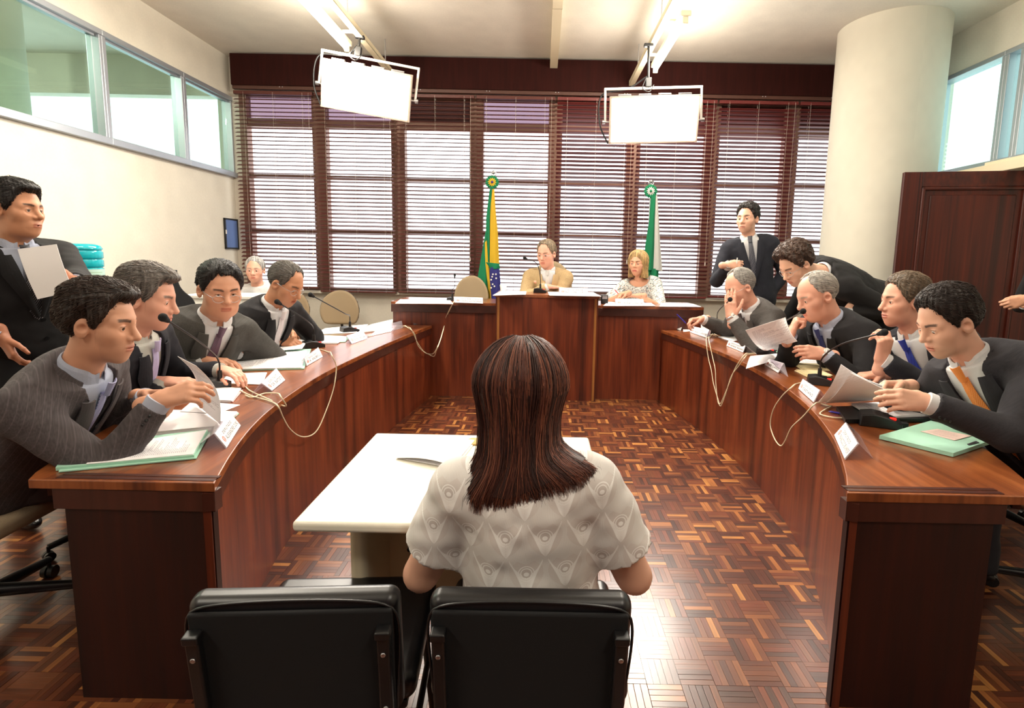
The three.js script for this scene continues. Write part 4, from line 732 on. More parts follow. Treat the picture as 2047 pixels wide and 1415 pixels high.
    // lapels
    for (const q of [-1, 1]) {
      const wf = (t) => t < 0.72 ? lerp(0.014, 0.066, t / 0.72) : t < 0.77 ? lerp(0.066, 0.046, (t - 0.72) / 0.05) : lerp(0.06, 0.04, (t - 0.77) / 0.23);
      partW(P, 'lapel', sheet(6, 22, (u, t) => { const ly = lerp(yb, 0.488, t), xi = Math.max(0, vw * (ly - yb) / (0.5 - yb) - 0.01 * t); const lx = q * (xi + u * wf(t)); return chest(J, lx, ly, 0.009 + 0.004 * Math.sin(u * Math.PI)); }, 0.005 * s), o.cloth);
    }
    // collars
    const cy = TF.W(0, 0.5, 0), nd = HF.W(0, -0.07, -0.02).sub(nb).normalize(), nX = X.clone().addScaledVector(nd, -X.dot(nd)).normalize(), nZ = nX.clone().cross(nd);
    const ring = (a, r, h) => nb.clone().addScaledVector(nd, 0.016 * s).addScaledVector(nX, Math.sin(a) * r * s).addScaledVector(nZ, Math.cos(a) * r * 0.98 * s).addScaledVector(nd, h * s);
    const nk = (o.face?.neck ?? 1);
    partW(P, 'shirt_collar', merge([sheet(30, 4, (u, t) => { const a = lerp(0.2, Math.PI * 2 - 0.2, u), da = Math.min(a, Math.PI * 2 - a), fr = Math.exp(-(((da - 0.42) / 0.3) ** 2)); const prof = [[0.062, -0.03], [0.06, 0.014 - 0.014 * fr], [0.062, 0.022 - 0.016 * fr], [0.067, 0.012 - 0.016 * fr], [0.072 + 0.016 * fr, -0.012 - 0.052 * fr]][Math.round(t * 4)]; return ring(a, prof[0] * nk, prof[1]); }, 0.003 * s)]), o.shirt);
    partW(P, 'jacket_collar', sheet(24, 3, (u, t) => { const a = lerp(0.85, Math.PI * 2 - 0.85, u), fr = Math.max(0, Math.cos(a)); const prof = [[0.074, -0.03], [0.075, 0.004 - 0.03 * fr], [0.08, 0.006 - 0.032 * fr], [0.1, -0.034 - 0.02 * fr]][Math.round(t * 3)]; return ring(a, prof[0] * nk, prof[1]); }, 0.004 * s), o.cloth);
    if (o.tie) {
      const t = partW(P, 'tie', sheet(4, 20, (u, v) => { const ly = lerp(0.488, 0.1, v), w = lerp(0.015, 0.04, Math.min(1, v * 1.1)); return chest(Sh, (u - 0.5) * 2 * w + (o.tieX ?? 0) * v, ly, 0.006 + 0.004 * (1 - Math.abs(u - 0.5) * 2)); }, 0.003 * s), o.tie);
      const k = chest(Sh, 0, 0.474, 0.008); partW(t, 'knot', sheet(6, 6, (u, v) => { const w = lerp(0.019, 0.013, v), a = (u - 0.5) * 2; return TF.W(a * w, lerp(0.53, 0.482, v), 0).add(chest(Sh, 0, lerp(0.49, 0.466, v), 0.006).sub(TF.W(0, lerp(0.49, 0.466, v), 0))).addScaledVector(Z, 0.011 * (1 - a * a) * s); }, 0.003), o.tie);
    }
    for (let i = 0; i < 2; i++) partW(P, 'button', new THREE.CylinderGeometry(0.009, 0.009, 0.004, 12).rotateX(Math.PI / 2).applyQuaternion(new THREE.Quaternion().setFromRotationMatrix(new THREE.Matrix4().makeBasis(X, Y, Z))).translate(...chest(J, 0.012, yb - 0.02 - 0.1 * i, 0.003).toArray()), M.blackPlastic);
    if (o.pin) partW(P, 'lapel_pin', ball(0.008, ...chest(J, o.pin[0], o.pin[1], 0.01).toArray(), 1, 1, 1, 10), mat({ color: rgb(...o.pin[2]), metalness: 0.4, roughness: 0.3 }));
    for (const q of ['R', 'L']) {
      const a = arms[q]; if (a.sp.noHand) continue; const e0 = a.W.clone().addScaledVector(a.dir, -0.05 * s), e1 = a.W.clone().addScaledVector(a.dir, (a.sp.cuff ?? -0.008) * s);
      partW(P, 'cuff', cyl(0.037 * s * sl, 0.0385 * s * sl, e0, e1, 20), o.shirt);
      if (!a.sp.noHand && o.near) for (let i = 0; i < 3; i++) { const c = a.W.clone().addScaledVector(a.dir, (-0.045 - 0.016 * i) * s).addScaledVector(V(0, -0.6, 0.8).addScaledVector(a.dir, -V(0, -0.6, 0.8).dot(a.dir)).normalize(), 0.046 * s * sl); partW(P, 'sleeve_button', ball(0.0055, c.x, c.y, c.z, 1, 1, 1, 8), M.blackPlastic); }
    }
  }
  for (const q of ['R', 'L']) {
    const a = arms[q]; if (!a.sp.watch) continue; const w = a.W.clone().addScaledVector(a.dir, 0.004 * s), tm = new THREE.TorusGeometry(0.03 * s, 0.006 * s, 8, 24).applyQuaternion(new THREE.Quaternion().setFromUnitVectors(V(0, 0, 1), a.dir)).translate(w.x, w.y, w.z);
    const nrm = V(0, 0.7, 0.7).addScaledVector(a.dir, -V(0, 0.7, 0.7).dot(a.dir)).normalize(), f = w.clone().addScaledVector(nrm, 0.03 * s);
    const wt = partW(P, 'wristwatch', tm, M.steel); partW(wt, 'dial', new THREE.CylinderGeometry(0.017 * s, 0.017 * s, 0.008, 20).applyQuaternion(new THREE.Quaternion().setFromUnitVectors(V(0, 1, 0), nrm)).translate(f.x, f.y, f.z), mat({ color: rgb(226, 226, 220), roughness: 0.25 }));
  }
  // trousers and shoes
  { const hp = sdEll(0, 0.0, -0.005, 0.165 * bw, 0.13, 0.125), lg = legs.flatMap((q) => [sdRC(q.h, q.k, 0.086 * s, 0.068 * s), (() => { const d = sdRC(q.k, q.an, 0.066 * s, 0.056 * s); return (x, y, z) => Math.max(d(x, y, z), 0.06 + fy - y); })()]);
    const f = (x, y, z) => { const l = TF.L(x, y, z); let d = Math.max(hp(...l), l[1] - 0.1) * s; for (const q of lg) d = smin(d, q(x, y, z), 0.03); return d + fold(x, y, z); };
    const bb = new THREE.Box3().setFromPoints([o.hip, ...legs.flatMap((q) => [q.h, q.k, q.an])]).expandByScalar(0.19 * s); bb.min.y = 0.04;
    partW(P, o.legName ?? 'trousers', nets(f, bb.min.toArray(), bb.max.toArray(), 0.016), o.pants ?? o.cloth);
    legs.forEach((q) => { const c = q.an.clone().addScaledVector(q.lf, 0.07 * s); partW(P, 'shoe', merge([ball(0.05, 0, 0, 0, 0.9, 0.8, 2.6, 18).applyMatrix4(new THREE.Matrix4().makeRotationY(Math.atan2(q.lf.x, q.lf.z))).translate(c.x, 0.045 + fy, c.z)]), shoeMat); }); }
  return { P, HF, TF, arms, nb, chest: (lx, ly, off) => chest(J, lx, ly, off), HFm: HF.m() };
}
// ---------------------------------------------------------------- the people
const suit = { grey: cloth([92, 84, 86], pinTex, 5), navy: cloth([34, 34, 44]), charcoal: cloth([78, 76, 72]), black: cloth([30, 28, 32]), deepblack: cloth([26, 24, 26]), tan: cloth([206, 176, 130]), midnight: cloth([38, 40, 52]), grey2: cloth([96, 92, 90]), dark4: cloth([50, 48, 54]) };
const whiteShirtOnly = cloth([240, 240, 240], weaveTex, 10);
const NECK = { round: (w, d) => (x, y, z) => { const r = Math.hypot(x, (z + 0.01) * 0.9, 0); return Math.max(y - 0.53, 0); } };
// --- left arm of the desk
const pL1 = person({ label: 'dark-haired man in grey pinstripe suit leaning over the desk end turning papers', hip: V(-1.98, 0.53, -1.86), s: 1.04, yaw: 94, skin: 'tan', near: 1, legYaw: 135, headCell: 0.0034, hairCell: 0.0036, handCell: 0.003, cell: 0.009,
  head: { c: onZ(203, 648, -1.8), yaw: 100, pitch: 8, roll: 0 }, hair: { line: 'man', color: [58, 42, 34], t: 0.017, top: 0.012, amp: 0.0032, bulk: [[0.01, 0.108, 0.05, 0.055, 0.024, 0.045]] }, brow: [46, 34, 28], stubble: 0.12, gaze: [-0.25, 0, 1], face: { nose: 1.1 },
  R: { w: onZ(320, 800, -1.74), pole: V(-0.25, -1, 0.3), hand: { A: V(1, 0.32, -0.25), N: V(0.15, -0.55, -0.8), pose: 'pinch' }, cuff: -0.002 }, L: { w: onZ(296, 792, -2.0), pole: V(-0.3, -1, -0.4), hand: { A: V(1, 0.1, 0.25), N: V(0, -0.7, 0.6), pose: 'pinch' } },
  cloth: suit.grey, shirt: blue_shirt, tie: tieMat(tieTex([196, 196, 220], [96, 100, 156], 0.5, 10)) });
const pL2 = person({ label: 'grey-haired man in navy suit speaking into the microphone behind the pinstripe suit', hip: V(-2.06, 0.53, -2.46), s: 1.07, yaw: 92, skin: 'ruddy', headCell: 0.0038, hairCell: 0.004,
  head: { c: onZ(296, 597, -2.34), yaw: 104, pitch: 12 }, hair: { line: 'man', color: [128, 120, 114], t: 0.016, top: 0.01, amp: 0.003, bulk: [[0.0, 0.106, 0.056, 0.054, 0.022, 0.042]] }, brow: [96, 86, 80], gaze: [0, -0.3, 1], face: { nose: 1.15 },
  R: { w: onY(330, 764, 0.78), hand: { A: V(1, 0.05, 0.1), N: V(0, -1, -0.2), pose: 'rest' } }, L: { w: V(-1.6, 0.78, -2.68), hand: { A: V(1, 0, 0.5), N: V(0, -1, 0), pose: 'rest' } },
  cloth: suit.navy, shirt: grey_shirt, tie: tieMat(tieTex([186, 178, 214], [172, 164, 204], 0.5, 6)) });
const pL3 = person({ label: 'stout black-haired man with low glasses and plum tie looking towards the camera', hip: V(-2.16, 0.53, -3.08), s: 1.1, yaw: 58, skin: 'tan', belly: 0.05, build: 1.1, headCell: 0.004,
  head: { c: onZ(441, 580, -2.92), yaw: 46, pitch: 14 }, hs: 1.04, hair: { line: 'man', color: [32, 28, 28], t: 0.013, top: 0.008, amp: 0.002 }, brow: [30, 26, 24], glasses: 0.012, face: { wide: 1.08, jaw: 1.25, heavy: 1, neck: 1.15 }, gaze: [-0.1, 0.25, 1],
  L: { w: onY(468, 704, 0.785), pole: V(0.3, -0.5, -0.8), watch: 1, hand: { A: V(-0.7, -0.12, 0.6), N: V(0, -1, 0), pose: 'rest' } }, R: { w: onY(410, 722, 0.785), pole: V(-0.6, -0.8, 0.3), hand: { A: V(0.9, 0, -0.1), N: V(0, -1, 0), pose: 'rest' } },
  cloth: suit.charcoal, shirt: white_shirt, tie: tieMat(tieTex([104, 80, 98], [84, 62, 84], 0.5, 5)), pin: [0.1, 0.33, [214, 180, 70]] });
const pL4 = person({ label: 'balding man in black suit reading papers with head bowed between two microphones', hip: V(-2.12, 0.53, -3.78), s: 1.13, yaw: 68, skin: 'olive', headCell: 0.0045,
  head: { c: onZ(572, 568, -3.58), yaw: 78, pitch: 28 }, hair: { line: 'recede', color: [112, 106, 100], t: 0.009, amp: 0.0014 }, brow: [60, 50, 44], glasses: 0.004, face: { nose: 1.1, jaw: 1.05 }, gaze: [0, -0.6, 1],
  R: { w: onY(556, 682, 0.77), pole: V(-0.5, -0.8, 0.4), hand: { A: V(1, -0.05, -0.05), N: V(0, -0.8, -0.5), pose: 'curl' } }, L: { w: onY(592, 657, 0.785), pole: V(0, -0.6, -0.8), hand: { A: V(0.45, -0.2, 0.85), N: V(0, -1, -0.1), pose: 'rest' } },
  cloth: suit.black, shirt: white_shirt, tie: tieMat(tieTex([226, 220, 222], [206, 196, 200], 0.5, 5)) });
const pBg = person({ label: 'white-haired man in white shirt sitting by the blinds behind the desk', hip: V(-2.82, 0.52, -5.55), yaw: 20, skin: 'ruddy', headCell: 0.0055,
  head: { c: onZ(510, 540, -5.35), yaw: 14, pitch: 4 }, hair: { line: 'man', color: [214, 212, 210], t: 0.012, amp: 0.0015 }, brow: [150, 140, 130], glasses: 0.0, cloth: whiteShirtOnly, garment: 'shirt', noVee: 1, pants: suit.charcoal, cell: 0.014 });
const pStand = person({ label: 'standing man in black suit and striped tie holding up a white sheet', stand: 1, hip: V(-2.55, 0.93, -2.66), yaw: 64, skin: 'olive', handSkin: 'brown', headCell: 0.004,
  head: { c: onZ(34, 420, -2.55), yaw: 92, pitch: 2 }, hair: { line: 'man', color: [40, 34, 32], t: 0.014, top: 0.012, amp: 0.0026, bulk: [[0.0, 0.106, 0.054, 0.05, 0.02, 0.038]] }, brow: [32, 26, 24], face: { jaw: 1.15, heavy: 1, wide: 1.04 }, gaze: [-0.1, 0, 1],
  L: { w: onZ(150, 566, -2.36), pole: V(0.3, -1, -0.5), hand: { A: V(-1, 0.04, 0.12), N: V(-0.1, 0, -1), pose: 'rest' } }, R: { w: onZ(8, 678, -2.4), hand: { A: V(0.5, -0.9, 0.1), N: V(0.6, 0, -0.8), pose: 'rest' } },
  cloth: suit.deepblack, shirt: blue_shirt, tie: tieMat(tieTex([30, 30, 36], [196, 196, 200], 0.18, 7)) });
// --- head table
const pPres = person({ label: 'grey-haired man in tan suit with folded arms behind the high podium', hip: V(0.08, 0.72, -5.86), floor: 0.2, yaw: -4, s: 1.1, skin: 'ruddy', headCell: 0.005,
  head: { c: onZ(1092, 508, -5.68), yaw: -26, pitch: 12 }, hair: { line: 'recede', color: [170, 150, 124], t: 0.012, amp: 0.0016, top: 0.004 }, brow: [120, 96, 74], glasses: 0.002, face: { jaw: 1.08 },
  R: { w: onY(1096, 573, 1.085), pole: V(-1, -0.6, 0.2), hand: { A: V(1, -0.04, -0.05), N: V(0, -1, 0.1), pose: 'flat' } }, L: { w: onY(1078, 563, 1.13), pole: V(1, -0.6, 0.2), hand: { A: V(-1, 0.2, -0.2), N: V(0, -0.6, -0.6), pose: 'rest' } },
  cloth: suit.tan, shirt: white_shirt, tie: tieMat(tieTex([206, 204, 200], [186, 184, 182], 0.5, 8)) });
const speckTex = dataTex(256, 256, (u, v) => { const a = pnoise(u * 46, v * 46, 46, 46), b = pnoise(u * 60 + 9, v * 60, 60, 60); return a > 0.25 ? [196, 206, 204] : b > 0.45 ? [60, 70, 78] : b < -0.5 ? [186, 130, 104] : a < -0.35 ? [110, 124, 128] : [228, 230, 226]; });
const pBlonde = person({ label: 'blonde woman in speckled grey top writing with a red pen', hip: V(1.13, 0.66, -5.92), floor: 0.2, yaw: -8, s: 1.04, skin: 'tan', headCell: 0.005, hairCell: 0.005,
  head: { c: onZ(1275, 527, -5.74), yaw: -30, pitch: 2 }, hair: { line: 'bob', color: [222, 184, 124], t: 0.02, amp: 0.002, freq: 30 }, brow: [120, 84, 56], lip: [190, 96, 90], face: { jaw: 0.9, nose: 0.9, neck: 0.85 },
  R: { w: onZ(1250, 587, -5.5), pole: V(-1, -0.7, -0.1), hand: { A: V(-0.75, -0.1, 0.6), N: V(0, -0.8, 0.3), pose: 'pen' } }, L: { w: onZ(1278, 591, -5.56), pole: V(1, -0.6, -0.1), hand: { A: V(-1, 0, 0.1), N: V(0, -1, 0), pose: 'flat' } },
  cloth: mat({ map: scaled(speckTex, 4, 4), roughness: 0.9 }), garment: 'blouse', noVee: 1, bareArms: 1.0, shortSleeve: 0.98, sleeve: 0.95, build: 0.95, pants: suit.black,
  neckline: (x, y, z) => Math.max(0.11 - Math.hypot(x * 0.95, (y - 0.53) * 1.25) > 0 ? 0.11 - Math.hypot(x * 0.95, (y - 0.53) * 1.25) : -1, y - 0.52) });
const pSec = person({ label: 'standing man in navy suit and striped tie in front of the blinds', stand: 1, hip: V(1.98, 1.03, -5.02), yaw: -14, s: 1.06, skin: 'fair', headCell: 0.005,
  head: { c: onZ(1494, 438, -4.95), yaw: -44, pitch: 2 }, hair: { line: 'man', color: [44, 36, 34], t: 0.014, top: 0.012, amp: 0.004, curly: 1 }, brow: [40, 30, 26], stubble: 0.25,
  R: { w: onZ(1456, 530, -4.74), pole: V(-0.25, -1, -0.7), watch: 1, hand: { A: V(1, 0.05, 0.1), N: V(0, -0.2, -1), pose: 'curl' } }, L: { w: onZ(1536, 592, -4.95), pole: V(1, -0.2, -0.3), hand: { A: V(0.05, -1, 0.1), N: V(-1, 0, 0), pose: 'rest' } },
  cloth: suit.midnight, shirt: white_shirt, tie: tieMat(tieTex([36, 38, 50], [150, 152, 164], 0.25, 6)) });
// --- right arm of the desk
const pLean = person({ label: 'young man with curly brown hair and glasses bending over the bald man', stand: 1, hip: V(2.62, 1.08, -4.15), nb: onZ(1648, 545, -4.0), yaw: -84, s: 1.14, skin: 'pale', headCell: 0.0042, hairCell: 0.0042, feet: [2.68, -4.15],
  head: { c: onZ(1590, 530, -3.88), yaw: -72, pitch: 36 }, hair: { line: 'man', color: [84, 58, 44], t: 0.026, top: 0.014, amp: 0.006, curly: 1 }, brow: [60, 40, 32], glasses: 0.002, gaze: [0, -0.5, 1],
  R: { w: onY(1568, 646, 0.84), pole: V(0.4, 0, -0.8), hand: { A: V(-0.9, -0.25, 0.25), N: V(0, -1, 0.2), pose: 'pen' } }, L: { w: onZ(1690, 625, -3.85), pole: V(1, 0.5, 0.2), hand: { A: V(-0.6, -0.7, 0), N: V(-0.6, 0, -0.8), pose: 'rest' } },
  cloth: suit.deepblack, shirt: white_shirt });
const pR1 = person({ label: 'grey-haired man in grey suit hiding his face in one hand while writing', hip: V(2.1, 0.53, -4.52), s: 1.18, yaw: -72, skin: 'ruddy', headCell: 0.0045,
  head: { c: onZ(1478, 575, -4.3), yaw: -76, pitch: 24 }, hair: { line: 'bald', color: [176, 172, 166], t: 0.007, amp: 0.0016 }, brow: [120, 110, 100], glasses: 0.002,
  L: { w: onZ(1462, 634, -4.08), pole: V(0.4, -1, 0.4), watch: 1, hand: { A: V(-0.1, 1, -0.12), N: V(0.55, 0.1, -0.8), pose: 'flat' } }, R: { w: onZ(1402, 638, -4.75), pole: V(0.3, -0.6, -0.7), hand: { A: V(-1, -0.05, 0.25), N: V(0, -1, 0.3), pose: 'pen' } },
  cloth: suit.grey2, shirt: white_shirt, tie: tieMat(tieTex([44, 42, 46], [130, 128, 130], 0.3, 6)) });
const pR2 = person({ label: 'bald man in black suit with blue tie holding a fist to his mouth', hip: V(2.24, 0.53, -3.5), s: 1.12, yaw: -72, skin: 'ruddy', belly: 0.05, build: 1.08, headCell: 0.004, handCell: 0.0035,
  head: { c: onZ(1632, 592, -3.32), yaw: -86, pitch: 22 }, hs: 1.04, hair: { line: 'bald', color: [190, 184, 176], t: 0.005, amp: 0.001 }, brow: [160, 140, 124], face: { wide: 1.06, jaw: 1.12, heavy: 1, neck: 1.1 },
  R: { w: onZ(1580, 668, -3.35), pole: V(0, -1, -0.5), hand: { A: V(0.3, 0.95, 0.05), N: V(0.9, -0.25, 0.2), pose: 'fist' } }, L: { w: onZ(1648, 708, -3.1), pole: V(0.5, -0.9, 0.5), watch: 1, hand: { A: V(-1, 0.12, 0), N: V(0, -0.35, -0.9), pose: 'pinch' } },
  cloth: suit.black, shirt: blue_shirt, tie: tieMat(tieTex([52, 62, 122], [44, 54, 110], 0.5, 4)), pin: [0.11, 0.36, [200, 210, 220]] });
const pR3 = person({ label: 'brown-haired man in dark suit and bright blue tie with one hand raised', hip: V(2.36, 0.53, -2.8), s: 1.08, yaw: -72, skin: 'ruddy', headCell: 0.004,
  head: { c: onZ(1806, 602, -2.82), yaw: -92, pitch: 4 }, hair: { line: 'man', color: [124, 106, 88], t: 0.014, top: 0.006, amp: 0.002 }, brow: [96, 76, 62], face: { nose: 1.12, jaw: 1.08 },
  L: { w: onZ(1762, 718, -2.6), pole: V(1, -0.6, 0.3), hand: { A: V(0.05, 1, 0.1), N: V(-0.2, 0.1, -1), pose: 'curl' } }, R: { w: V(1.85, 0.78, -2.9), hand: { A: V(-1, 0, 0.2), N: V(0, -1, 0), pose: 'rest' } },
  cloth: suit.navy, shirt: white_shirt, tie: tieMat(tieTex([44, 66, 168], [36, 56, 150], 0.5, 3)), pin: [0.12, 0.36, [210, 214, 220]], vee: 0.1, veeW: 0.11 });
const pR4 = person({ label: 'dark-haired man in dark suit with orange tie reading sheets at the desk end', hip: V(2.16, 0.53, -2.06), s: 1.06, yaw: -74, skin: 'fair', near: 1, legYaw: -140, headCell: 0.0034, hairCell: 0.0036, handCell: 0.003, cell: 0.009,
  head: { c: onZ(1893, 645, -2.12), yaw: -88, pitch: 24 }, hair: { line: 'man', color: [48, 36, 32], t: 0.015, top: 0.01, amp: 0.003 }, brow: [36, 26, 24], stubble: 0.08, gaze: [0, -0.6, 1], face: { nose: 0.95 },
  L: { w: onZ(1850, 804, -1.92), pole: V(0.5, -0.8, 0.6), hand: { A: V(-1, 0.12, 0.05), N: V(0, -0.45, -0.9), pose: 'pinch' }, cuff: -0.002 }, R: { w: onZ(1800, 772, -2.3), pole: V(0.5, -0.8, -0.5), hand: { A: V(-1, 0, 0.15), N: V(0, -0.6, 0.6), pose: 'pinch' } },
  cloth: suit.dark4, shirt: white_shirt, tie: tieMat(dotTex([232, 128, 44], [250, 204, 150]), 3), pin: [0.115, 0.34, [220, 224, 226]] });
const pEdge = person({ label: 'standing person with crossed arms and white watch beside the wooden screen', stand: 1, hip: V(3.62, 0.95, -3.75), yaw: -80, skin: 'tan', headCell: 0.006, cell: 0.014, head: { c: V(3.56, 1.56, -3.72), yaw: -80 }, hair: { line: 'man', color: [50, 40, 36] },
  L: { w: onZ(2052, 598, -3.55), pole: V(0.2, -0.6, 0.8), watch: 1, hand: { A: V(-0.7, -0.3, -0.2), N: V(0.2, -0.3, -1), pose: 'curl' } }, R: { w: V(3.45, 1.12, -3.85), hand: { A: V(0, 0.2, 1), N: V(1, 0, 0), pose: 'rest' } },
  cloth: suit.deepblack, shirt: white_shirt });
// --- the woman with her back to the camera
const blouseTex = canvasTex(1024, 1024, (c, w, h) => {
  c.fillStyle = 'rgb(228,225,222)'; c.fillRect(0, 0, w, h); c.lineCap = 'round'; c.strokeStyle = 'rgb(208,202,198)'; c.lineWidth = 5; for (let i = 0; i < 90; i++) { c.beginPath(); c.moveTo(i * 12 - 20, 0); c.bezierCurveTo(i * 12 + 40, 300, i * 12 - 60, 700, i * 12 - 20, 1024); c.stroke(); }
  const eye = (x, y) => {
    c.save(); c.translate(x, y); c.scale(1.0, 1.0);
    c.fillStyle = 'rgb(214,207,203)'; c.beginPath(); c.moveTo(0, 250); c.bezierCurveTo(-150, 180, -250, 60, -220, -110); c.lineTo(-110, -210); c.lineTo(0, -150); c.lineTo(110, -210); c.lineTo(220, -110); c.bezierCurveTo(250, 60, 150, 180, 0, 250); c.fill();
    c.strokeStyle = 'rgb(244,242,240)'; c.lineWidth = 9;
    for (let i = 0; i < 13; i++) for (const s of [-1, 1]) { c.beginPath(); c.moveTo(s * 3, 245 - i * 16); c.bezierCurveTo(s * (60 + i * 7), 200 - i * 22, s * (100 + i * 10), 90 - i * 20, s * (84 + i * 11), 30 - i * 20); c.stroke(); }
    c.lineWidth = 13; for (const r of [104, 72]) { c.beginPath(); c.ellipse(0, -20, r, r * 1.02, 0, 0, 7); c.stroke(); }
    c.fillStyle = 'rgb(206,198,194)'; c.beginPath(); c.ellipse(0, -20, 60, 62, 0, 0, 7); c.fill(); c.fillStyle = 'rgb(246,244,242)'; c.beginPath(); c.ellipse(0, -8, 36, 30, 0, 0, 7); c.fill(); c.restore();
  };
  for (const [x, y] of [[256, 256], [768, 256], [0, 768], [512, 768], [1024, 768], [0, -256], [512, -256], [1024, -256], [256, 1280], [768, 1280]]) eye(x, y);
});
const pW = person({ label: 'woman with long auburn hair seen from behind in white feather-patterned blouse', hip: V(-0.008, 0.5, -1.2), yaw: 179, skin: 'fair', headCell: 0.006, s: 0.94, nb: onZ(1052, 925, -1.2),
  head: { c: onZ(1042, 785, -1.235), yaw: 176, pitch: 4 }, hair: { custom: 1, line: 'bob', color: [80, 40, 30] }, build: 0.92, belly: 0.03, bareArms: 1.12, handCell: 0.005,
  R: { w: V(0.1, 0.74, -1.38), pole: V(0.62, -0.9, 0.3), hand: { A: V(-0.7, 0, -0.7), N: V(0, -1, 0), pose: 'rest' } }, L: { w: V(-0.14, 0.74, -1.38), pole: V(-0.62, -0.9, 0.3), hand: { A: V(0.7, 0, -0.7), N: V(0, -1, 0), pose: 'rest' } },
  cloth: mat({ map: scaled(blouseTex, 5.6, 5.0), roughness: 0.85 }), garment: 'blouse', noVee: 1, shortSleeve: 0.66, sleeve: 1.08, flare: 1.22, cell: 0.008, uvFlat: 1, foldK: 1.5, pants: suit.navy, neckline: (x, y, z) => y - 0.5 - 0.1 * Math.abs(x) });
{ // her hair: an opaque mass under many locks (side: +1 is the right of someone looking at her back)
  const HF = pW.HF, P = pW.P, r = mulberry(5150);
  const shape = (az, t, lift) => {                                  // az 0 = back of the head, t from crown to tip
    const si = Math.sin(az), bk = Math.cos(az); let x, y, z;
    if (t < 0.4) { const e = lerp(0.12, 1.62, t / 0.4), o = 1 + lift; x = Math.sin(e) * si * 0.112 * o; z = -Math.sin(e) * bk * 0.118 * o - 0.008; y = 0.024 + Math.cos(e) * 0.118 * o; }
    else {
      const u = (t - 0.4) / 0.6, yE = si > 0 ? lerp(-0.245, -0.165, si) : lerp(-0.245, -0.235, -si), fl = sstep(0.55, 1, u); y = lerp(0.014, yE, u);
      const w = 0.112 * (1 - 0.17 * Math.sin(Math.pow(u, 0.9) * Math.PI)); x = si * (w + lift * 0.1) + (si > 0 ? si * fl * fl * 0.095 : si * fl * fl * 0.04) - 0.012 * fl; z = -bk * lerp(0.118, 0.088, u) - 0.008 - 0.03 * sstep(0.2, 0.9, u) - bk * lift * 0.1 - fl * 0.012;
    }
    return [-x, y, z];                                              // her own axes: x to her left
  };
  const massG = sheet(40, 30, (a, t) => { const q = shape(lerp(-1.95, 1.95, a), t * 0.93, 0); return HF.W(q[0] * 0.985, q[1] - 0.003, q[2] * 0.985); }, 0.012);
  const hm = partW(P, 'hair', massG, mat({ color: rgb(66, 32, 24), map: scaled(strandTex, 3, 1), roughness: 0.5, side: THREE.DoubleSide }));
  const pos = [], nor = [], col = [], idx = [], seg = 15, tones = [[56, 27, 21], [84, 43, 32], [118, 66, 48], [68, 34, 26], [48, 23, 18], [138, 82, 60], [94, 50, 38]].map(lin);
  for (let q = 0; q < 4200; q++) {
    const az = (r() - 0.5) * 4.1, t0 = r() < 0.6 ? 0.02 + 0.1 * r() : 0.3 * r(), t1 = r() < 0.8 ? 0.93 + 0.13 * r() : 0.6 + 0.35 * r(), clump = vnoise(az * 7, 3.3), tone = tones[Math.floor(clamp((clump * 0.8 + 0.5 + (r() - 0.5) * 0.7), 0, 0.999) * 7)], k = 0.75 + 0.5 * r(), w = 0.0008 + 0.0011 * r(), lift = 0.004 + 0.05 * r() * r(), ph = r() * 6, ph2 = r() * 6, wav = 0.02 + 0.05 * r(), fly = q % 40 === 0 ? 0.12 : 0;
    const base = pos.length / 3, pts = [];
    for (let i = 0; i <= seg; i++) { const t = lerp(t0, t1, i / seg), c = shape(az + wav * Math.sin(t * 7 + ph) * t + (r() - 0.5) * 0.004 + fly * Math.sin(t * 5 + ph2), Math.min(t, 1.05), lift + 0.012 * Math.sin(t * 9 + ph2) + 0.05 * Math.max(0, vnoise(az * 4.5, t * 2.2, 8)) * sstep(0.1, 0.35, t) + fly * 0.6 * t); pts.push(HF.W(c[0], c[1], c[2])); }
    const out = HF.D(-Math.sin(az), 0.15, -Math.cos(az));
    for (let i = 0; i <= seg; i++) {
      const T = pts[Math.min(seg, i + 1)].clone().sub(pts[Math.max(0, i - 1)]).normalize(), b = T.clone().cross(out).normalize(), n = b.clone().cross(T).normalize(), ww = w * (1 - 0.85 * Math.pow(i / seg, 5)) * (i === 0 ? 0.4 : 1) * (fly ? 0.5 : 1);
      for (let j = 0; j < 3; j++) { const a = j / 3 * 6.283, dd = b.clone().multiplyScalar(Math.cos(a)).addScaledVector(n, Math.sin(a)); pos.push(pts[i].x + dd.x * ww, pts[i].y + dd.y * ww, pts[i].z + dd.z * ww); nor.push(dd.x, dd.y, dd.z); col.push(tone[0] * k, tone[1] * k, tone[2] * k); }
      if (i < seg) for (let j = 0; j < 3; j++) { const a = base + i * 3 + j, b2 = base + i * 3 + (j + 1) % 3; idx.push(a, b2 + 3, b2, a, a + 3, b2 + 3); }
    }
  }
  const hg = new THREE.BufferGeometry(); hg.setAttribute('position', new THREE.Float32BufferAttribute(pos, 3)); hg.setAttribute('normal', new THREE.Float32BufferAttribute(nor, 3)); hg.setAttribute('color', new THREE.Float32BufferAttribute(col, 3)); hg.setAttribute('uv', new THREE.Float32BufferAttribute(new Float32Array(pos.length / 3 * 2), 2)); hg.setIndex(idx);
  const lk = partW(hm, 'locks', hg, mat({ color: 0xffffff, vertexColors: true, roughness: 0.52 })); lk.userData.kind = 'stuff';
}
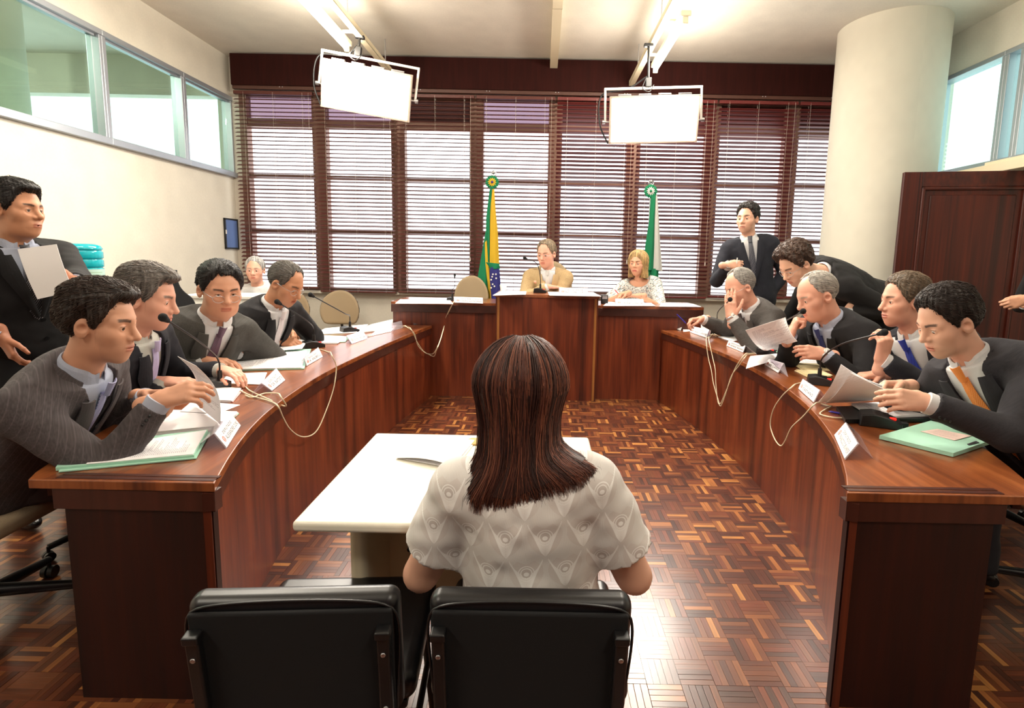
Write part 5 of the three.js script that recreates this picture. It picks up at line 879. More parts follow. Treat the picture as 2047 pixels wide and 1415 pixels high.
// beige office chairs
function officeChair() {
  const t = thing('office_chair', '', 'chair', [0, 0, 0], 0, 'beige office chairs around the desks');   // looks along +z
  const pad = (grow, dz, th) => { const e = sdEll(0, 0.17, 0, 0.232 + grow, 0.25 + grow, 0.3), f = (x, y, z) => { const zb = z - dz - x * x * 0.9 + 0.1 * y * y; return smax(smax(e(x, y, 0), Math.abs(zb) - th, 0.03), -y - grow, 0.04); }; return nets(f, [-0.26, -0.03, -0.12], [0.26, 0.45, 0.12], 0.011, 2).translate(0, 0.52, -0.25); };
  part(t, 'backrest', pad(0, 0.0, 0.026), M.beige);
  part(t, 'back_shell', pad(0.006, -0.024, 0.012), M.blackPlastic);
  part(t, 'seat', rbox(0.46, 0.07, 0.44, 0.03, 0, 0.43, 0.0, 4), M.beige);
  part(t, 'back_bar', tube([V(0, 0.38, -0.05), V(0, 0.37, -0.24), V(0, 0.45, -0.3), V(0, 0.6, -0.29)], 0.016, 24), M.blackPlastic);
  part(t, 'gas_post', merge([cyl(0.026, 0.026, V(0, 0.12, 0), V(0, 0.3, 0)), cyl(0.016, 0.016, V(0, 0.3, 0), V(0, 0.4, 0)), rbox(0.18, 0.03, 0.2, 0.01, 0, 0.39, 0)]), M.blackPlastic);
  for (let i = 0; i < 5; i++) {
    const a = i / 5 * Math.PI * 2 + 0.4, e = V(Math.sin(a) * 0.27, 0.075, Math.cos(a) * 0.27);
    const leg = part(t, 'leg', merge([cyl(0.026, 0.016, V(0, 0.115, 0), e)]), M.blackPlastic);
    part(leg, 'castor', merge([-1, 1].map((s) => new THREE.CylinderGeometry(0.025, 0.025, 0.018, 14).rotateZ(Math.PI / 2).rotateY(a).translate(e.x + Math.cos(a) * s * 0.013, 0.025, e.z - Math.sin(a) * s * 0.013)).concat([cyl(0.008, 0.008, V(e.x, 0.03, e.z), V(e.x, 0.08, e.z))])), M.blackPlastic);
  }
  return t;
}
const chairProto = officeChair(); let chairUsed = false;
function placeChair(x, z, yaw, label) { if (!chairUsed) { chairUsed = true; chairProto.position.set(x, 0, z); chairProto.rotation.y = yaw; chairProto.userData.label = label; return chairProto; } return dup(chairProto, [x, 0, z], yaw, label); }
// ---------------------------------------------------------------- chairs, platform and things around the desks
struct('platform', bx(-1.42, 1.55, 0, 0.2, Z0 + 0.02, PZ - 0.13), M.veneer, 'low wooden platform behind the head table', 'platform');
placeChair(-2.42, -6.32, 0.1, 'empty beige office chair against the wall beside the black suit');
placeChair(-2.98, -6.28, 0.25, 'beige office chair half hidden by the man bowed over papers');
placeChair(-2.02, -1.86, 92 * RAD, 'office chair under the man in the pinstripe suit');
placeChair(-2.06, -2.46, 92 * RAD, 'office chair under the man speaking into the microphone').scale.set(0.9, 0.82, 0.8);
placeChair(-2.2, -3.1, 60 * RAD, 'office chair under the stout man with plum tie');
placeChair(-2.16, -3.8, 68 * RAD, 'office chair under the balding man reading papers');
placeChair(-2.85, -5.56, 0.3, 'office chair under the white-haired man by the blinds');
placeChair(2.3, -4.62, -72 * RAD, 'beige office chair under the man hiding his face');
placeChair(2.38, -3.44, -70 * RAD, 'beige office chair under the bald man').scale.set(1.1, 1.16, 1);
placeChair(2.42, -2.8, -72 * RAD, 'beige office chair under the man with bright blue tie');
placeChair(2.22, -2.06, -74 * RAD, 'office chair under the man with orange tie');
{ const a = placeChair(-0.8, -6.1, 0.05, 'empty beige chair behind the vice-president nameplate'); a.position.y = 0.2; a.scale.set(0.86, 1.02, 0.9);
  const b = placeChair(0.1, -5.98, -0.05, 'beige chair behind the man in the tan suit'); b.position.y = 0.2; b.scale.set(1.05, 1.22, 1);
  const c = placeChair(1.15, -6.02, -0.1, 'beige chair under the blonde woman'); c.position.y = 0.2; }
{ // black high-backed chair behind the stout man
  const t = thing('high_back_chair', 'black high-backed chair behind the stout man', 'chair', [-2.62, 0, -3.95], 70 * RAD);
  const s = new THREE.Shape(); s.moveTo(-0.24, 0); s.bezierCurveTo(-0.27, 0.3, -0.26, 0.45, -0.2, 0.5); s.bezierCurveTo(-0.12, 0.56, -0.1, 0.6, -0.105, 0.7); s.lineTo(0.105, 0.7); s.bezierCurveTo(0.1, 0.6, 0.12, 0.56, 0.2, 0.5); s.bezierCurveTo(0.26, 0.45, 0.27, 0.3, 0.24, 0);
  part(t, 'backrest', new THREE.ExtrudeGeometry(s, { depth: 0.05, bevelEnabled: true, bevelSize: 0.012, bevelThickness: 0.012, bevelSegments: 3 }).translate(0, 0.52, -0.26), M.blackFabric);
  part(t, 'seat', rbox(0.48, 0.08, 0.46, 0.03, 0, 0.44, 0, 3), M.blackFabric); part(t, 'gas_post', cyl(0.03, 0.025, V(0, 0.08, 0), V(0, 0.4, 0)), M.blackPlastic);
  for (let i = 0; i < 5; i++) { const a = i * 1.2566; part(t, 'leg', cyl(0.028, 0.018, V(0, 0.1, 0), V(Math.sin(a) * 0.28, 0.03, Math.cos(a) * 0.28)), M.blackPlastic); }
}
{ // white cabinet in front of the man in white
  const t = thing('white_cabinet', 'low white cabinet before the white-haired man', 'cabinet', [-2.78, 0, -4.85]);
  part(t, 'carcass', rbox(0.62, 0.97, 0.36, 0.01, 0, 0.485, 0), M.white); part(t, 'cabinet_top', rbox(0.66, 0.03, 0.4, 0.008, 0, 0.985, 0), M.white);
  for (const s of [-1, 1]) { const d = part(t, 'door', rbox(0.29, 0.86, 0.018, 0.004, s * 0.15, 0.5, 0.188), M.white); part(d, 'handle', rbox(0.012, 0.1, 0.02, 0.004, s * 0.03, 0.6, 0.205), M.steel); }
}
{ // water cooler
  const c = onZ(158, 560, -3.55), t = thing('water_cooler', 'white water cooler with turquoise bottle behind the standing man', 'water cooler', [c.x, 0, c.z]);
  part(t, 'cabinet', rbox(0.32, 0.98, 0.32, 0.03, 0, 0.49, 0, 3), M.white); part(t, 'collar', lathe([[0.1, 0.97], [0.14, 0.98], [0.14, 1.03], [0.1, 1.04]], 28), M.white);
  const bm = mat({ color: rgb(24, 176, 190), transmission: 0.2, thickness: 0, roughness: 0.12, ior: 1.45 }); const r = 0.137, pr = [[0.02, 1.0], [0.05, 1.04], [r, 1.09]]; for (let i = 0; i < 5; i++) { const y = 1.1 + i * 0.055; pr.push([r, y], [r, y + 0.038], [r - 0.008, y + 0.045], [r - 0.008, y + 0.05]); } pr.push([r, 1.38], [r - 0.012, 1.4], [r - 0.04, 1.412], [0, 1.412]);
  const b = part(t, 'bottle', lathe(pr, 40), bm);
  part(b, 'bottle_label', new THREE.CylinderGeometry(r + 0.001, r + 0.001, 0.085, 40, 1, true).translate(0, 1.205, 0), mat({ map: canvasTex(512, 64, (x, w, h) => { x.fillStyle = 'rgb(176,206,196)'; x.fillRect(0, 0, w, h); x.fillStyle = 'rgb(150,180,150)'; for (let k = 0; k < 4; k++) { x.beginPath(); x.arc(64 + k * 128, 28, 20, 0, 7); x.fill(); x.fillRect(84 + k * 128, 14, 60, 4); x.fillRect(84 + k * 128, 26, 50, 4); } x.fillStyle = 'rgb(150,140,70)'; x.fillRect(0, 54, w, 10); }), roughness: 0.4, side: THREE.DoubleSide }));
  for (const s of [-1, 1]) part(t, 'tap', merge([rbox(0.03, 0.04, 0.05, 0.006, s * 0.06, 0.86, 0.18), rbox(0.034, 0.014, 0.04, 0.005, s * 0.06, 0.885, 0.185)]), s < 0 ? mat({ color: rgb(40, 90, 180), roughness: 0.4 }) : mat({ color: rgb(180, 40, 40), roughness: 0.4 }));
  part(t, 'drip_tray', rbox(0.2, 0.02, 0.1, 0.006, 0, 0.72, 0.19), M.blackPlastic);
}
// ---------------------------------------------------------------- flags
function flagPole(label, u, vTop, z, rosA, rosB, rosC, strips, stars) {
  const top = onZ(u, vTop, z), t = thing('flag', label, 'flag', [top.x, 0.2, z - 0.03], 0, 'flags on poles behind the head table');
  partW(t, 'pole', cyl(0.014, 0.012, V(top.x, 0.22, z - 0.03), V(top.x, top.y - 0.03, z - 0.03)), M.steel); partW(t, 'base', lathe([[0, 0], [0.16, 0], [0.16, 0.02], [0.05, 0.05], [0.02, 0.12], [0, 0.12]], 28).translate(top.x, 0.2, z - 0.03), M.steel);
  partW(t, 'finial', merge([ball(0.022, top.x, top.y, z - 0.03, 1, 1, 1, 14), new THREE.TorusGeometry(0.028, 0.006, 8, 20).translate(top.x, top.y - 0.012, z - 0.03), cyl(0.008, 0.008, V(top.x, top.y - 0.05, z - 0.03), V(top.x, top.y, z - 0.03))]), M.steel);
  const rc = V(top.x - 0.01, top.y - 0.115, z + 0.01), n = 18, ros = partW(t, 'rosette', merge([...Array(n).keys()].map((i) => { const a = i / n * 6.283; return ball(0.02, 0, 0, 0, 0.75, 1.4, 0.5, 8).rotateZ(-a).translate(rc.x + Math.sin(a) * 0.052, rc.y + Math.cos(a) * 0.052, rc.z + (i % 2) * 0.006); })), rosA);
  partW(ros, 'petals', merge([...Array(12).keys()].map((i) => { const a = i / 12 * 6.283 + 0.1; return ball(0.014, 0, 0, 0, 0.6, 1.6, 0.5, 8).rotateZ(-a).translate(rc.x + Math.sin(a) * 0.028, rc.y + Math.cos(a) * 0.028, rc.z + 0.012); })), rosB); partW(ros, 'centre', ball(0.015, rc.x, rc.y, rc.z + 0.02, 1, 1, 0.6, 12), rosC);
  const made = strips.map(([name, m, left, right, dz, wob]) => {
    const ed = (e, s) => { const k = s * (e.length - 1), i = Math.min(e.length - 2, Math.floor(k)), f = k - i; return [lerp(e[i][0], e[i + 1][0], f), lerp(e[i][1], e[i + 1][1], f)]; };
    return partW(t, name, sheet(10, 20, (a, s) => { const p = ed(left, s), q = ed(right, s); return onZ(lerp(p[0], q[0], a), lerp(p[1], q[1], a), z + dz + Math.sin(a * Math.PI) * wob + 0.006 * Math.sin(a * 9 + s * 3)); }, 0.003), m);
  });
  if (stars) for (const [su, sv, k] of stars) { const p = onZ(su, sv, z + 0.052); partW(made[made.length - 1], 'star', new THREE.CylinderGeometry(0.011, 0.011, 0.004, 5).rotateX(Math.PI / 2).translate(p.x, p.y, p.z + 0.012), M.white); }
  return t;
}
const fGreen = cloth([22, 146, 98], weaveTex, 10), fYellow = cloth([252, 206, 54], weaveTex, 10), fBlue = cloth([62, 62, 150], weaveTex, 10), fWhite = cloth([240, 240, 236], weaveTex, 10);
flagPole('green yellow and blue flag with white stars beside the empty head table chair', 986, 344, -6.38, fGreen, fYellow, fBlue, [
  ['green_fold', fGreen, [[971, 462], [960, 525], [953, 565], [946, 610]], [[974, 462], [976, 530], [978, 570], [980, 610]], -0.02, 0.04], ['yellow_fold', fYellow, [[969, 485], [969, 530], [975, 565], [977, 605]], [[973, 480], [978, 530], [982, 570], [986, 610]], 0.0, 0.03],
  ['green_field', fGreen, [[979, 378], [975, 410], [972, 437], [971, 524]], [[985, 378], [982, 410], [981, 440], [980, 524]], 0.0, 0.02], ['yellow_field', fYellow, [[984, 378], [981, 410], [980, 440], [979, 526]], [[988, 378], [991, 425], [995, 463], [998, 529]], 0.01, 0.03],
  ['green_hem', fGreen, [[971, 524], [977, 532], [979, 537]], [[998, 527], [999, 534], [999, 538]], 0.03, 0.02], ['blue_disc', fBlue, [[979, 534], [979, 560], [979, 600]], [[998, 535], [1000, 560], [1002, 600]], 0.02, 0.03]],
  [[985.5, 548], [991.5, 548], [984, 553], [992, 556], [982, 559], [985, 568], [988.5, 572], [982, 575]]);
flagPole('green and white flag with green rosette behind the blonde woman', 1303, 362, -6.38, fGreen, fWhite, fGreen, [
  ['green_fold', fGreen, [[1298, 440], [1290, 490], [1286, 540], [1282, 600]], [[1303, 440], [1303, 490], [1304, 540], [1304, 600]], -0.02, 0.03], ['green_field', fGreen, [[1301, 390], [1298, 437], [1294, 492], [1291, 540]], [[1312, 390], [1309, 437], [1308, 492], [1307, 540]], 0.0, 0.03], ['white_field', fWhite, [[1311, 390], [1309, 437], [1308, 492], [1306, 538]], [[1314, 390], [1317, 437], [1320, 492], [1324, 542]], 0.01, 0.025], ['green_hem', fGreen, [[1300, 536], [1302, 548], [1304, 600]], [[1317, 538], [1316, 550], [1318, 600]], 0.0, 0.03]]);
// ---------------------------------------------------------------- papers
const textTex = canvasTex(256, 360, (c, w, h) => { c.fillStyle = 'rgb(248,246,248)'; c.fillRect(0, 0, w, h); c.fillStyle = 'rgb(176,170,178)'; const r = mulberry(9); let y = 34; while (y < h - 40) { let x = 28; const end = 60 + r() * 170; while (x < end) { const l = 6 + r() * 18; c.fillRect(x, y, l, 2.2); x += l + 4; } y += r() < 0.12 ? 18 : 7; } });
const printed = mat({ map: textTex, roughness: 0.9 });
function sheetOn(name, label, cat, px, y, h, m, o = {}) {            // a flat stack lying on a level at height y
  const P = px.map(([u, v, dy]) => onY(u, v, y + h + 0.0016 + (dy ?? 0)).add(V(0, 0, 0))), c = P[0].clone().add(P[2]).multiplyScalar(0.5), t = o.into ?? thing(name, label, cat, [c.x, y, c.z], 0, o.group);
  const b = o.bow ?? 0, top = (a, s, k = 0) => P[0].clone().lerp(P[1], a).lerp(P[3].clone().lerp(P[2], a), s).add(V(0, b * Math.sin(a * Math.PI) * (o.bowS ? Math.sin(s * Math.PI) : 1) - k + 0.0006 * vnoise(a * 4, s * 4), 0));
  const n = o.layers ?? 1; for (let i = 0; i < n; i++) { const th = Math.max(0.0012, h / n), k = i * h / n + th / 2; partW(t, o.part ?? 'sheet', sheet(o.nu ?? 8, o.nv ?? 8, (a, s) => top(a, s, k).add(V(i ? rr(-1, 1) * 0 + 0.004 * Math.sin(i * 2.1) : 0, 0, i ? 0.004 * Math.cos(i * 3.7) : 0)), th * 0.9), i ? M.paper : m); }
  return t;
}
function paperHeld(label, px, o = {}) {                             // corners [u, v, z] given in the round
  const P = px.map(([u, v, z, y]) => y ? onY(u, v, y) : onZ(u, v, z)), lo = P.reduce((a, b) => (a.y < b.y ? a : b)), t = thing('paper_sheet', label, 'paper', lo.toArray()), n = P[1].clone().sub(P[0]).cross(P[3].clone().sub(P[0])).normalize();
  partW(t, 'sheet', sheet(12, 12, (a, s) => P[0].clone().lerp(P[1], a).lerp(P[3].clone().lerp(P[2], a), s).addScaledVector(n, (o.bow ?? 0) * Math.sin(a * Math.PI) + (o.bowS ?? 0) * Math.sin(s * Math.PI)), 0.0012), o.m ?? M.paper); return t;
}
const D = DH;
{ const f = sheetOn('paper_folder', 'mint green folder under the pinstripe elbow', 'folder', [[111, 934], [140, 890], [415, 858], [388, 909]], D, 0.012, M.mint, { part: 'cover' }); sheetOn('', '', '', [[117, 942], [140, 905], [416, 872], [392, 915]], D, 0.004, M.mint, { into: f, part: 'cover' });
  sheetOn('printed_page', 'printed page on the mint folder at the desk end', 'paper', [[172, 927], [207, 892], [413, 859], [386, 907]], D + 0.012, 0.002, printed);
  sheetOn('paper_stack', 'thick white stack beneath the turning page', 'paper', [[283, 865], [312, 818], [474, 822], [436, 850]], D, 0.018, M.paper, { layers: 4 });
  const fl = sheetOn('paper_folder', 'mint folder edge sticking out beyond the turning page', 'folder', [[300, 862], [330, 838], [478, 826], [446, 852]], D, 0.003, M.mint, { part: 'cover' });
  paperHeld('white page being turned by the man in pinstripe', [[391, 806, 0, D + 0.03], [440, 848, 0, D + 0.02], [392, 731, -1.78], [355, 712, -1.86]], { bowS: -0.03, m: printed });
  sheetOn('paper_sheet', 'loose white sheet between the turning page and the first microphone', 'paper', [[360, 822], [385, 800], [480, 809], [436, 826]], D + 0.019, 0.0015, M.paper);
  sheetOn('paper_stack', 'white sheets with pink backing under the first microphone', 'paper', [[362, 797], [385, 772], [480, 775], [462, 800]], D, 0.01, M.paper, { layers: 3 }); sheetOn('card_folder', 'pink card under the microphone papers', 'folder', [[366, 800], [386, 776], [486, 779], [466, 803]], D, 0.0015, M.pinkPaper, { part: 'cover' });
  sheetOn('paper_sheet', 'white sheet lying beyond the first microphone', 'paper', [[398, 764], [424, 748], [532, 744], [522, 768]], D, 0.004, M.paper, { layers: 2 });
  const m2 = sheetOn('paper_folder', 'open mint folder in front of the stout man', 'folder', [[450, 740], [500, 703], [622, 697], [608, 736]], D, 0.006, M.mint, { part: 'cover' });
  sheetOn('printed_page', 'large printed page on the open mint folder', 'paper', [[447, 738], [492, 709], [612, 700], [602, 734]], D + 0.006, 0.006, printed, { layers: 2, bow: 0.006 });
  sheetOn('paper_sheet', 'white page lifted across the top of the mint folder', 'paper', [[487, 706, 0.0], [545, 692, 0.0], [612, 684, 0.02], [604, 696, 0.015]], D + 0.014, 0.004, M.paper);
  sheetOn('paper_stack', 'white papers under the hands of the man bowed over them', 'paper', [[580, 685], [622, 669], [692, 672], [674, 685]], D, 0.01, M.paper, { layers: 3 });
  sheetOn('paper_folder', 'mint folder beyond the bowed man', 'folder', [[655, 684], [670, 676], [702, 672], [690, 683]], D, 0.004, M.mint, { part: 'cover' });
  sheetOn('paper_stack', 'white papers by the third microphone', 'paper', [[626, 668], [650, 656], [735, 648], [712, 664]], D, 0.008, M.paper, { layers: 2 });
  sheetOn('paper_stack', 'heap of white papers before the empty place on the left desk', 'paper', [[715, 664], [742, 648], [785, 638], [782, 655]], D, 0.014, M.paper, { layers: 3, bow: 0.006 });
  sheetOn('paper_sheet', 'white sheet near the empty acrylic stands', 'paper', [[738, 672], [758, 655], [792, 650], [782, 662]], D, 0.003, M.paper);
  // right desk
  sheetOn('paper_sheet', 'white sheet under the writing hand of the man hiding his face', 'paper', [[1366, 663], [1364, 650], [1415, 648], [1436, 656]], D, 0.003, M.paper, { layers: 2 });
  sheetOn('paper_sheet', 'white sheet between two nameplates on the right desk', 'paper', [[1436, 673], [1470, 667], [1506, 676], [1462, 682]], D, 0.003, M.paper);
  sheetOn('paper_stack', 'stack of white papers before the bald man', 'paper', [[1490, 697], [1490, 680], [1560, 684], [1580, 700]], D, 0.008, M.paper, { layers: 2 });
  const cb = sheetOn('clipboard', 'black clipboard with mint sheet before the bald man', 'clipboard', [[1505, 704], [1520, 694], [1600, 698], [1606, 708]], D, 0.006, M.blackPlastic, { part: 'board' }); sheetOn('', '', '', [[1550, 704], [1556, 698], [1592, 700], [1596, 706]], D + 0.006, 0.001, M.mint, { into: cb });
  paperHeld('printed sheet held up by the bald man', [[1530, 702, 0, D + 0.02], [1594, 682, -3.1], [1570, 634, -3.2], [1490, 660, -3.2]], { bowS: 0.02, m: printed });
  paperHeld('white sheet folded over the desk edge', [[1491, 737, -2.98], [1552, 719, 0, D + 0.012], [1557, 706, 0, D + 0.014], [1500, 712, 0, D + 0.014]], { bowS: 0.01 });
  sheetOn('printed_page', 'printed page beside the folded sheet on the right desk', 'paper', [[1578, 724], [1572, 711], [1650, 713], [1672, 728]], D, 0.004, printed, { layers: 2 });
  for (const [lab, q] of [['manila card folder beside the third microphone of the right desk', [[1600, 738], [1586, 727], [1650, 729], [1674, 741]]], ['manila card folder at the foot of the third right microphone', [[1622, 757], [1588, 740], [1640, 742], [1662, 752]]]]) { const f = sheetOn('manila_folder', lab, 'folder', q, D, 0.004, M.manila, { part: 'cover' }); sheetOn('', '', '', q.map(([u, v]) => [u + 3, v - 2]), D + 0.004, 0.003, M.manila, { into: f, part: 'cover' }); }
  paperHeld('large white sheet held by the man with orange tie', [[1636, 803, 0, D + 0.012], [1752, 796, 0, D + 0.05], [1764, 770, -2.02], [1681, 728, -2.2]], { bowS: 0.015, bow: 0.012 });
  paperHeld('second white sheet in the hands of the man with orange tie', [[1650, 806, 0, D + 0.01], [1752, 800, 0, D + 0.04], [1768, 778, -2.0], [1700, 745, -2.14]], { bowS: 0.012 });
  sheetOn('black_agenda', 'black agenda book under papers at the right desk end', 'book', [[1690, 838], [1672, 812], [1800, 806], [1866, 836]], D, 0.018, M.blackPlastic, { part: 'cover' });
  sheetOn('paper_stack', 'white papers on the black agenda', 'paper', [[1742, 834], [1702, 806], [1796, 802], [1858, 828]], D + 0.018, 0.008, printed, { layers: 3, bow: 0.006 });
  sheetOn('booklet', 'dark blue booklet under the sheets of the man with orange tie', 'booklet', [[1702, 800], [1688, 788], [1744, 788], [1730, 800]], D + 0.03, 0.003, mat({ color: rgb(46, 52, 120), roughness: 0.4 }), { part: 'cover' });
  const g = thing('paper_folder', 'closed mint green folder with label at the right desk end', 'folder', onY(1880, 872, D).toArray()); const q = [[1758, 869.5], [1906, 905], [1996, 875], [1861, 840]];
  sheetOn('', '', '', q, D, 0.016, M.mint, { into: g, part: 'cover', nu: 10 }); sheetOn('', '', '', q.map(([u, v], i) => [u, v + (i === 0 || i === 1 ? 3 : 1)]), D, 0.003, M.mint, { into: g, part: 'cover' });
  sheetOn('', '', '', [[1840, 862], [1908, 880], [1942, 871], [1874, 857]], D + 0.016, 0.0012, mat({ color: rgb(238, 214, 204), map: textTex, roughness: 0.9 }), { into: g, part: 'label_slip' }); sheetOn('', '', '', [[1933, 887], [1937, 889], [1957, 884], [1951, 881]], D + 0.016, 0.002, M.ink, { into: g, part: 'clasp' });
  // head table
  for (const [lab, q2, y] of [['white papers on the empty wing of the head table', [[790, 606], [800, 598], [900, 600], [905, 607]], WH], ['white papers on the left of the podium', [[985, 590], [1000, 582], [1052, 582], [1050, 588]], PH], ['white papers on the right of the podium', [[1098, 590], [1095, 583], [1185, 584], [1202, 592]], PH], ['white papers before the blonde woman', [[1206, 611], [1216, 602], [1300, 604], [1310, 611]], WH], ['loose sheets at the end of the blonde woman wing', [[1318, 612], [1322, 605], [1385, 607], [1402, 613]], WH]]) sheetOn('paper_stack', lab, 'paper', q2, y, 0.005, M.paper, { layers: 2 });
}
{ const c = thing('white_cup', 'small white plastic cup on the podium', 'cup', onY(1006, 583, PH).toArray()); part(c, 'cup', lathe([[0, 0], [0.026, 0], [0.036, 0.07], [0.034, 0.07], [0.024, 0.004], [0, 0.004]], 24), M.white);
  const r = thing('black_device', 'small black box beside the podium on the blonde woman wing', 'device', onY(1208, 607, WH).toArray()); part(r, 'case', rbox(0.07, 0.09, 0.05, 0.008, 0, 0.045, 0), M.blackPlastic); part(r, 'panel', box(0.05, 0.03, 0.004, 0, 0.065, 0.026), M.steel); }
paperHeld('blank white sheet held up by the standing man', [[75, 598, -2.3], [148, 582, -2.3], [113, 488, -2.34], [35, 498, -2.34]], { bowS: 0.006 });
// ---------------------------------------------------------------- nameplates
function plateTex(a, b) { return canvasTex(320, 128, (c, w, h) => { c.fillStyle = 'rgb(250,248,250)'; c.fillRect(0, 0, w, h); c.fillStyle = 'rgb(222,120,112)'; c.beginPath(); c.ellipse(40, 78, 17, 24, 0, 0, 7); c.fill(); c.strokeStyle = 'rgb(250,230,228)'; c.lineWidth = 3; c.beginPath(); c.moveTo(40, 58); c.lineTo(40, 98); c.moveTo(30, 74); c.lineTo(50, 74); c.stroke(); c.strokeStyle = 'rgb(150,150,150)'; c.beginPath(); c.moveTo(26, 40); c.lineTo(54, 40); c.moveTo(28, 32); c.lineTo(34, 26); c.moveTo(46, 26); c.lineTo(54, 32); c.stroke(); c.fillStyle = 'rgb(60,56,62)'; c.font = 'bold 34px sans-serif'; c.fillText(a, 70, 56, 240); c.fillStyle = 'rgb(20,18,24)'; c.font = 'bold 44px sans-serif'; c.fillText(b, 70, 104, 240); }); }
function nameplate(label, px, y, a, b, h = 0.052) {                // px: top left, top right, bottom right, bottom left
  const TL = onY(...px[0], y + h), TR = onY(...px[1], y + h), BR = onY(...px[2], y + 0.001), BL = onY(...px[3], y + 0.001), c = BL.clone().add(BR).multiplyScalar(0.5); c.y = y;
  const t = thing('nameplate', label, 'nameplate', c.toArray(), 0, 'nameplates on the desks'), bk = TL.clone().sub(BL).setY(0); if (bk.length() < 0.012) bk.copy(V(0, 0, -1)); bk.normalize().multiplyScalar(0.055);
  partW(t, 'stand', merge([sheet(1, 1, (u, v) => BL.clone().lerp(BR, u).lerp(TL.clone().lerp(TR, u), v), 0.002), sheet(1, 1, (u, v) => TL.clone().lerp(TR, u).lerp(BL.clone().lerp(BR, u).add(bk).add(bk).setY(y + 0.002), v), 0.002)]), M.acrylic);
  if (a) { const n = BR.clone().sub(BL).cross(TL.clone().sub(BL)).normalize(); if (n.dot(V(0, EYE, 0).sub(BL)) < 0) n.negate(); partW(t, 'card', sheet(2, 2, (u, v) => BL.clone().lerp(BR, lerp(0.02, 0.98, u)).lerp(TL.clone().lerp(TR, lerp(0.02, 0.98, u)), lerp(0.03, 0.97, v)).addScaledVector(n, 0.0022), 0.0012), mat({ map: plateTex(a, b), roughness: 0.7 })); }
  return t;
}
nameplate('white nameplate of the man in pinstripe at the desk end', [[427, 867], [459, 824], [481, 851], [452, 897]], D, 'DEPUTADO', 'ALEXANDRE CURI');
nameplate('white nameplate beside the looped cable of the left desk', [[521, 766], [552, 736], [570, 760], [543, 782]], D, 'DEPUTADO', 'DR. BATISTA');
nameplate('white nameplate in front of the open mint folder', [[607, 716], [636, 694], [645, 713], [612, 732]], D, 'DEPUTADO', 'A. ANIBELLI');
nameplate('white nameplate reading MOURA on the left desk', [[692, 671], [726, 661], [734, 677], [703, 688]], D, 'DEPUTADO', 'NEREU MOURA');
nameplate('empty acrylic stand leaning by the white sheets of the left desk', [[782, 646], [803, 641], [806, 655], [786, 661]], D);
nameplate('empty acrylic stand at the far end of the left desk', [[822, 634], [855, 628], [860, 643], [827, 650]], D);
nameplate('nameplate reading GENARI by the writing hand', [[1335, 637], [1367, 646], [1361, 661], [1330, 651]], D, 'DEPUTADO', 'DUÍLIO GENARI');
nameplate('nameplate beside the first right microphone base', [[1383, 652], [1419, 659], [1413, 676], [1379, 664]], D, 'DEPUTADO', 'FRANCIS CARNEIRO');
nameplate('nameplate reading TRAIANO before the bald man', [[1457, 679], [1491, 691], [1486, 705], [1452, 691]], D, 'DEPUTADO', 'ADEMAR TRAIANO');
nameplate('nameplate tucked under the folded white sheet', [[1538, 717], [1568, 726], [1556, 746], [1528, 729]], D, 'DEPUTADO', 'LUIZ CLÁUDIO');
nameplate('nameplate leaning beside the cable loop of the right desk', [[1605, 757], [1640, 780], [1627, 805], [1596, 777]], D, 'DEPUTADO', 'CAETANO');
nameplate('nameplate reading BÜHRER at the end of the right desk', [[1691, 844], [1717, 887], [1689, 919], [1668, 870]], D, 'DEPUTADO', 'FRANCISCO BÜHRER');
nameplate('nameplate of the vice-president on the empty wing', [[907, 593], [966, 595], [966, 607], [908, 605]], WH, 'VICE-PRESIDENTE', 'CAITO QUINTANA', 0.055);
nameplate('nameplate of the president on the podium', [[1117, 575], [1176, 576], [1176, 590], [1117, 588]], PH, 'PRESIDENTE', 'NELSON JUSTUS', 0.055);
nameplate('nameplate of the coordinator on the blonde woman wing', [[1229, 597], [1287, 598], [1288, 611], [1230, 610]], WH, 'COORDENADORA', 'CALINE GONDIM', 0.055);
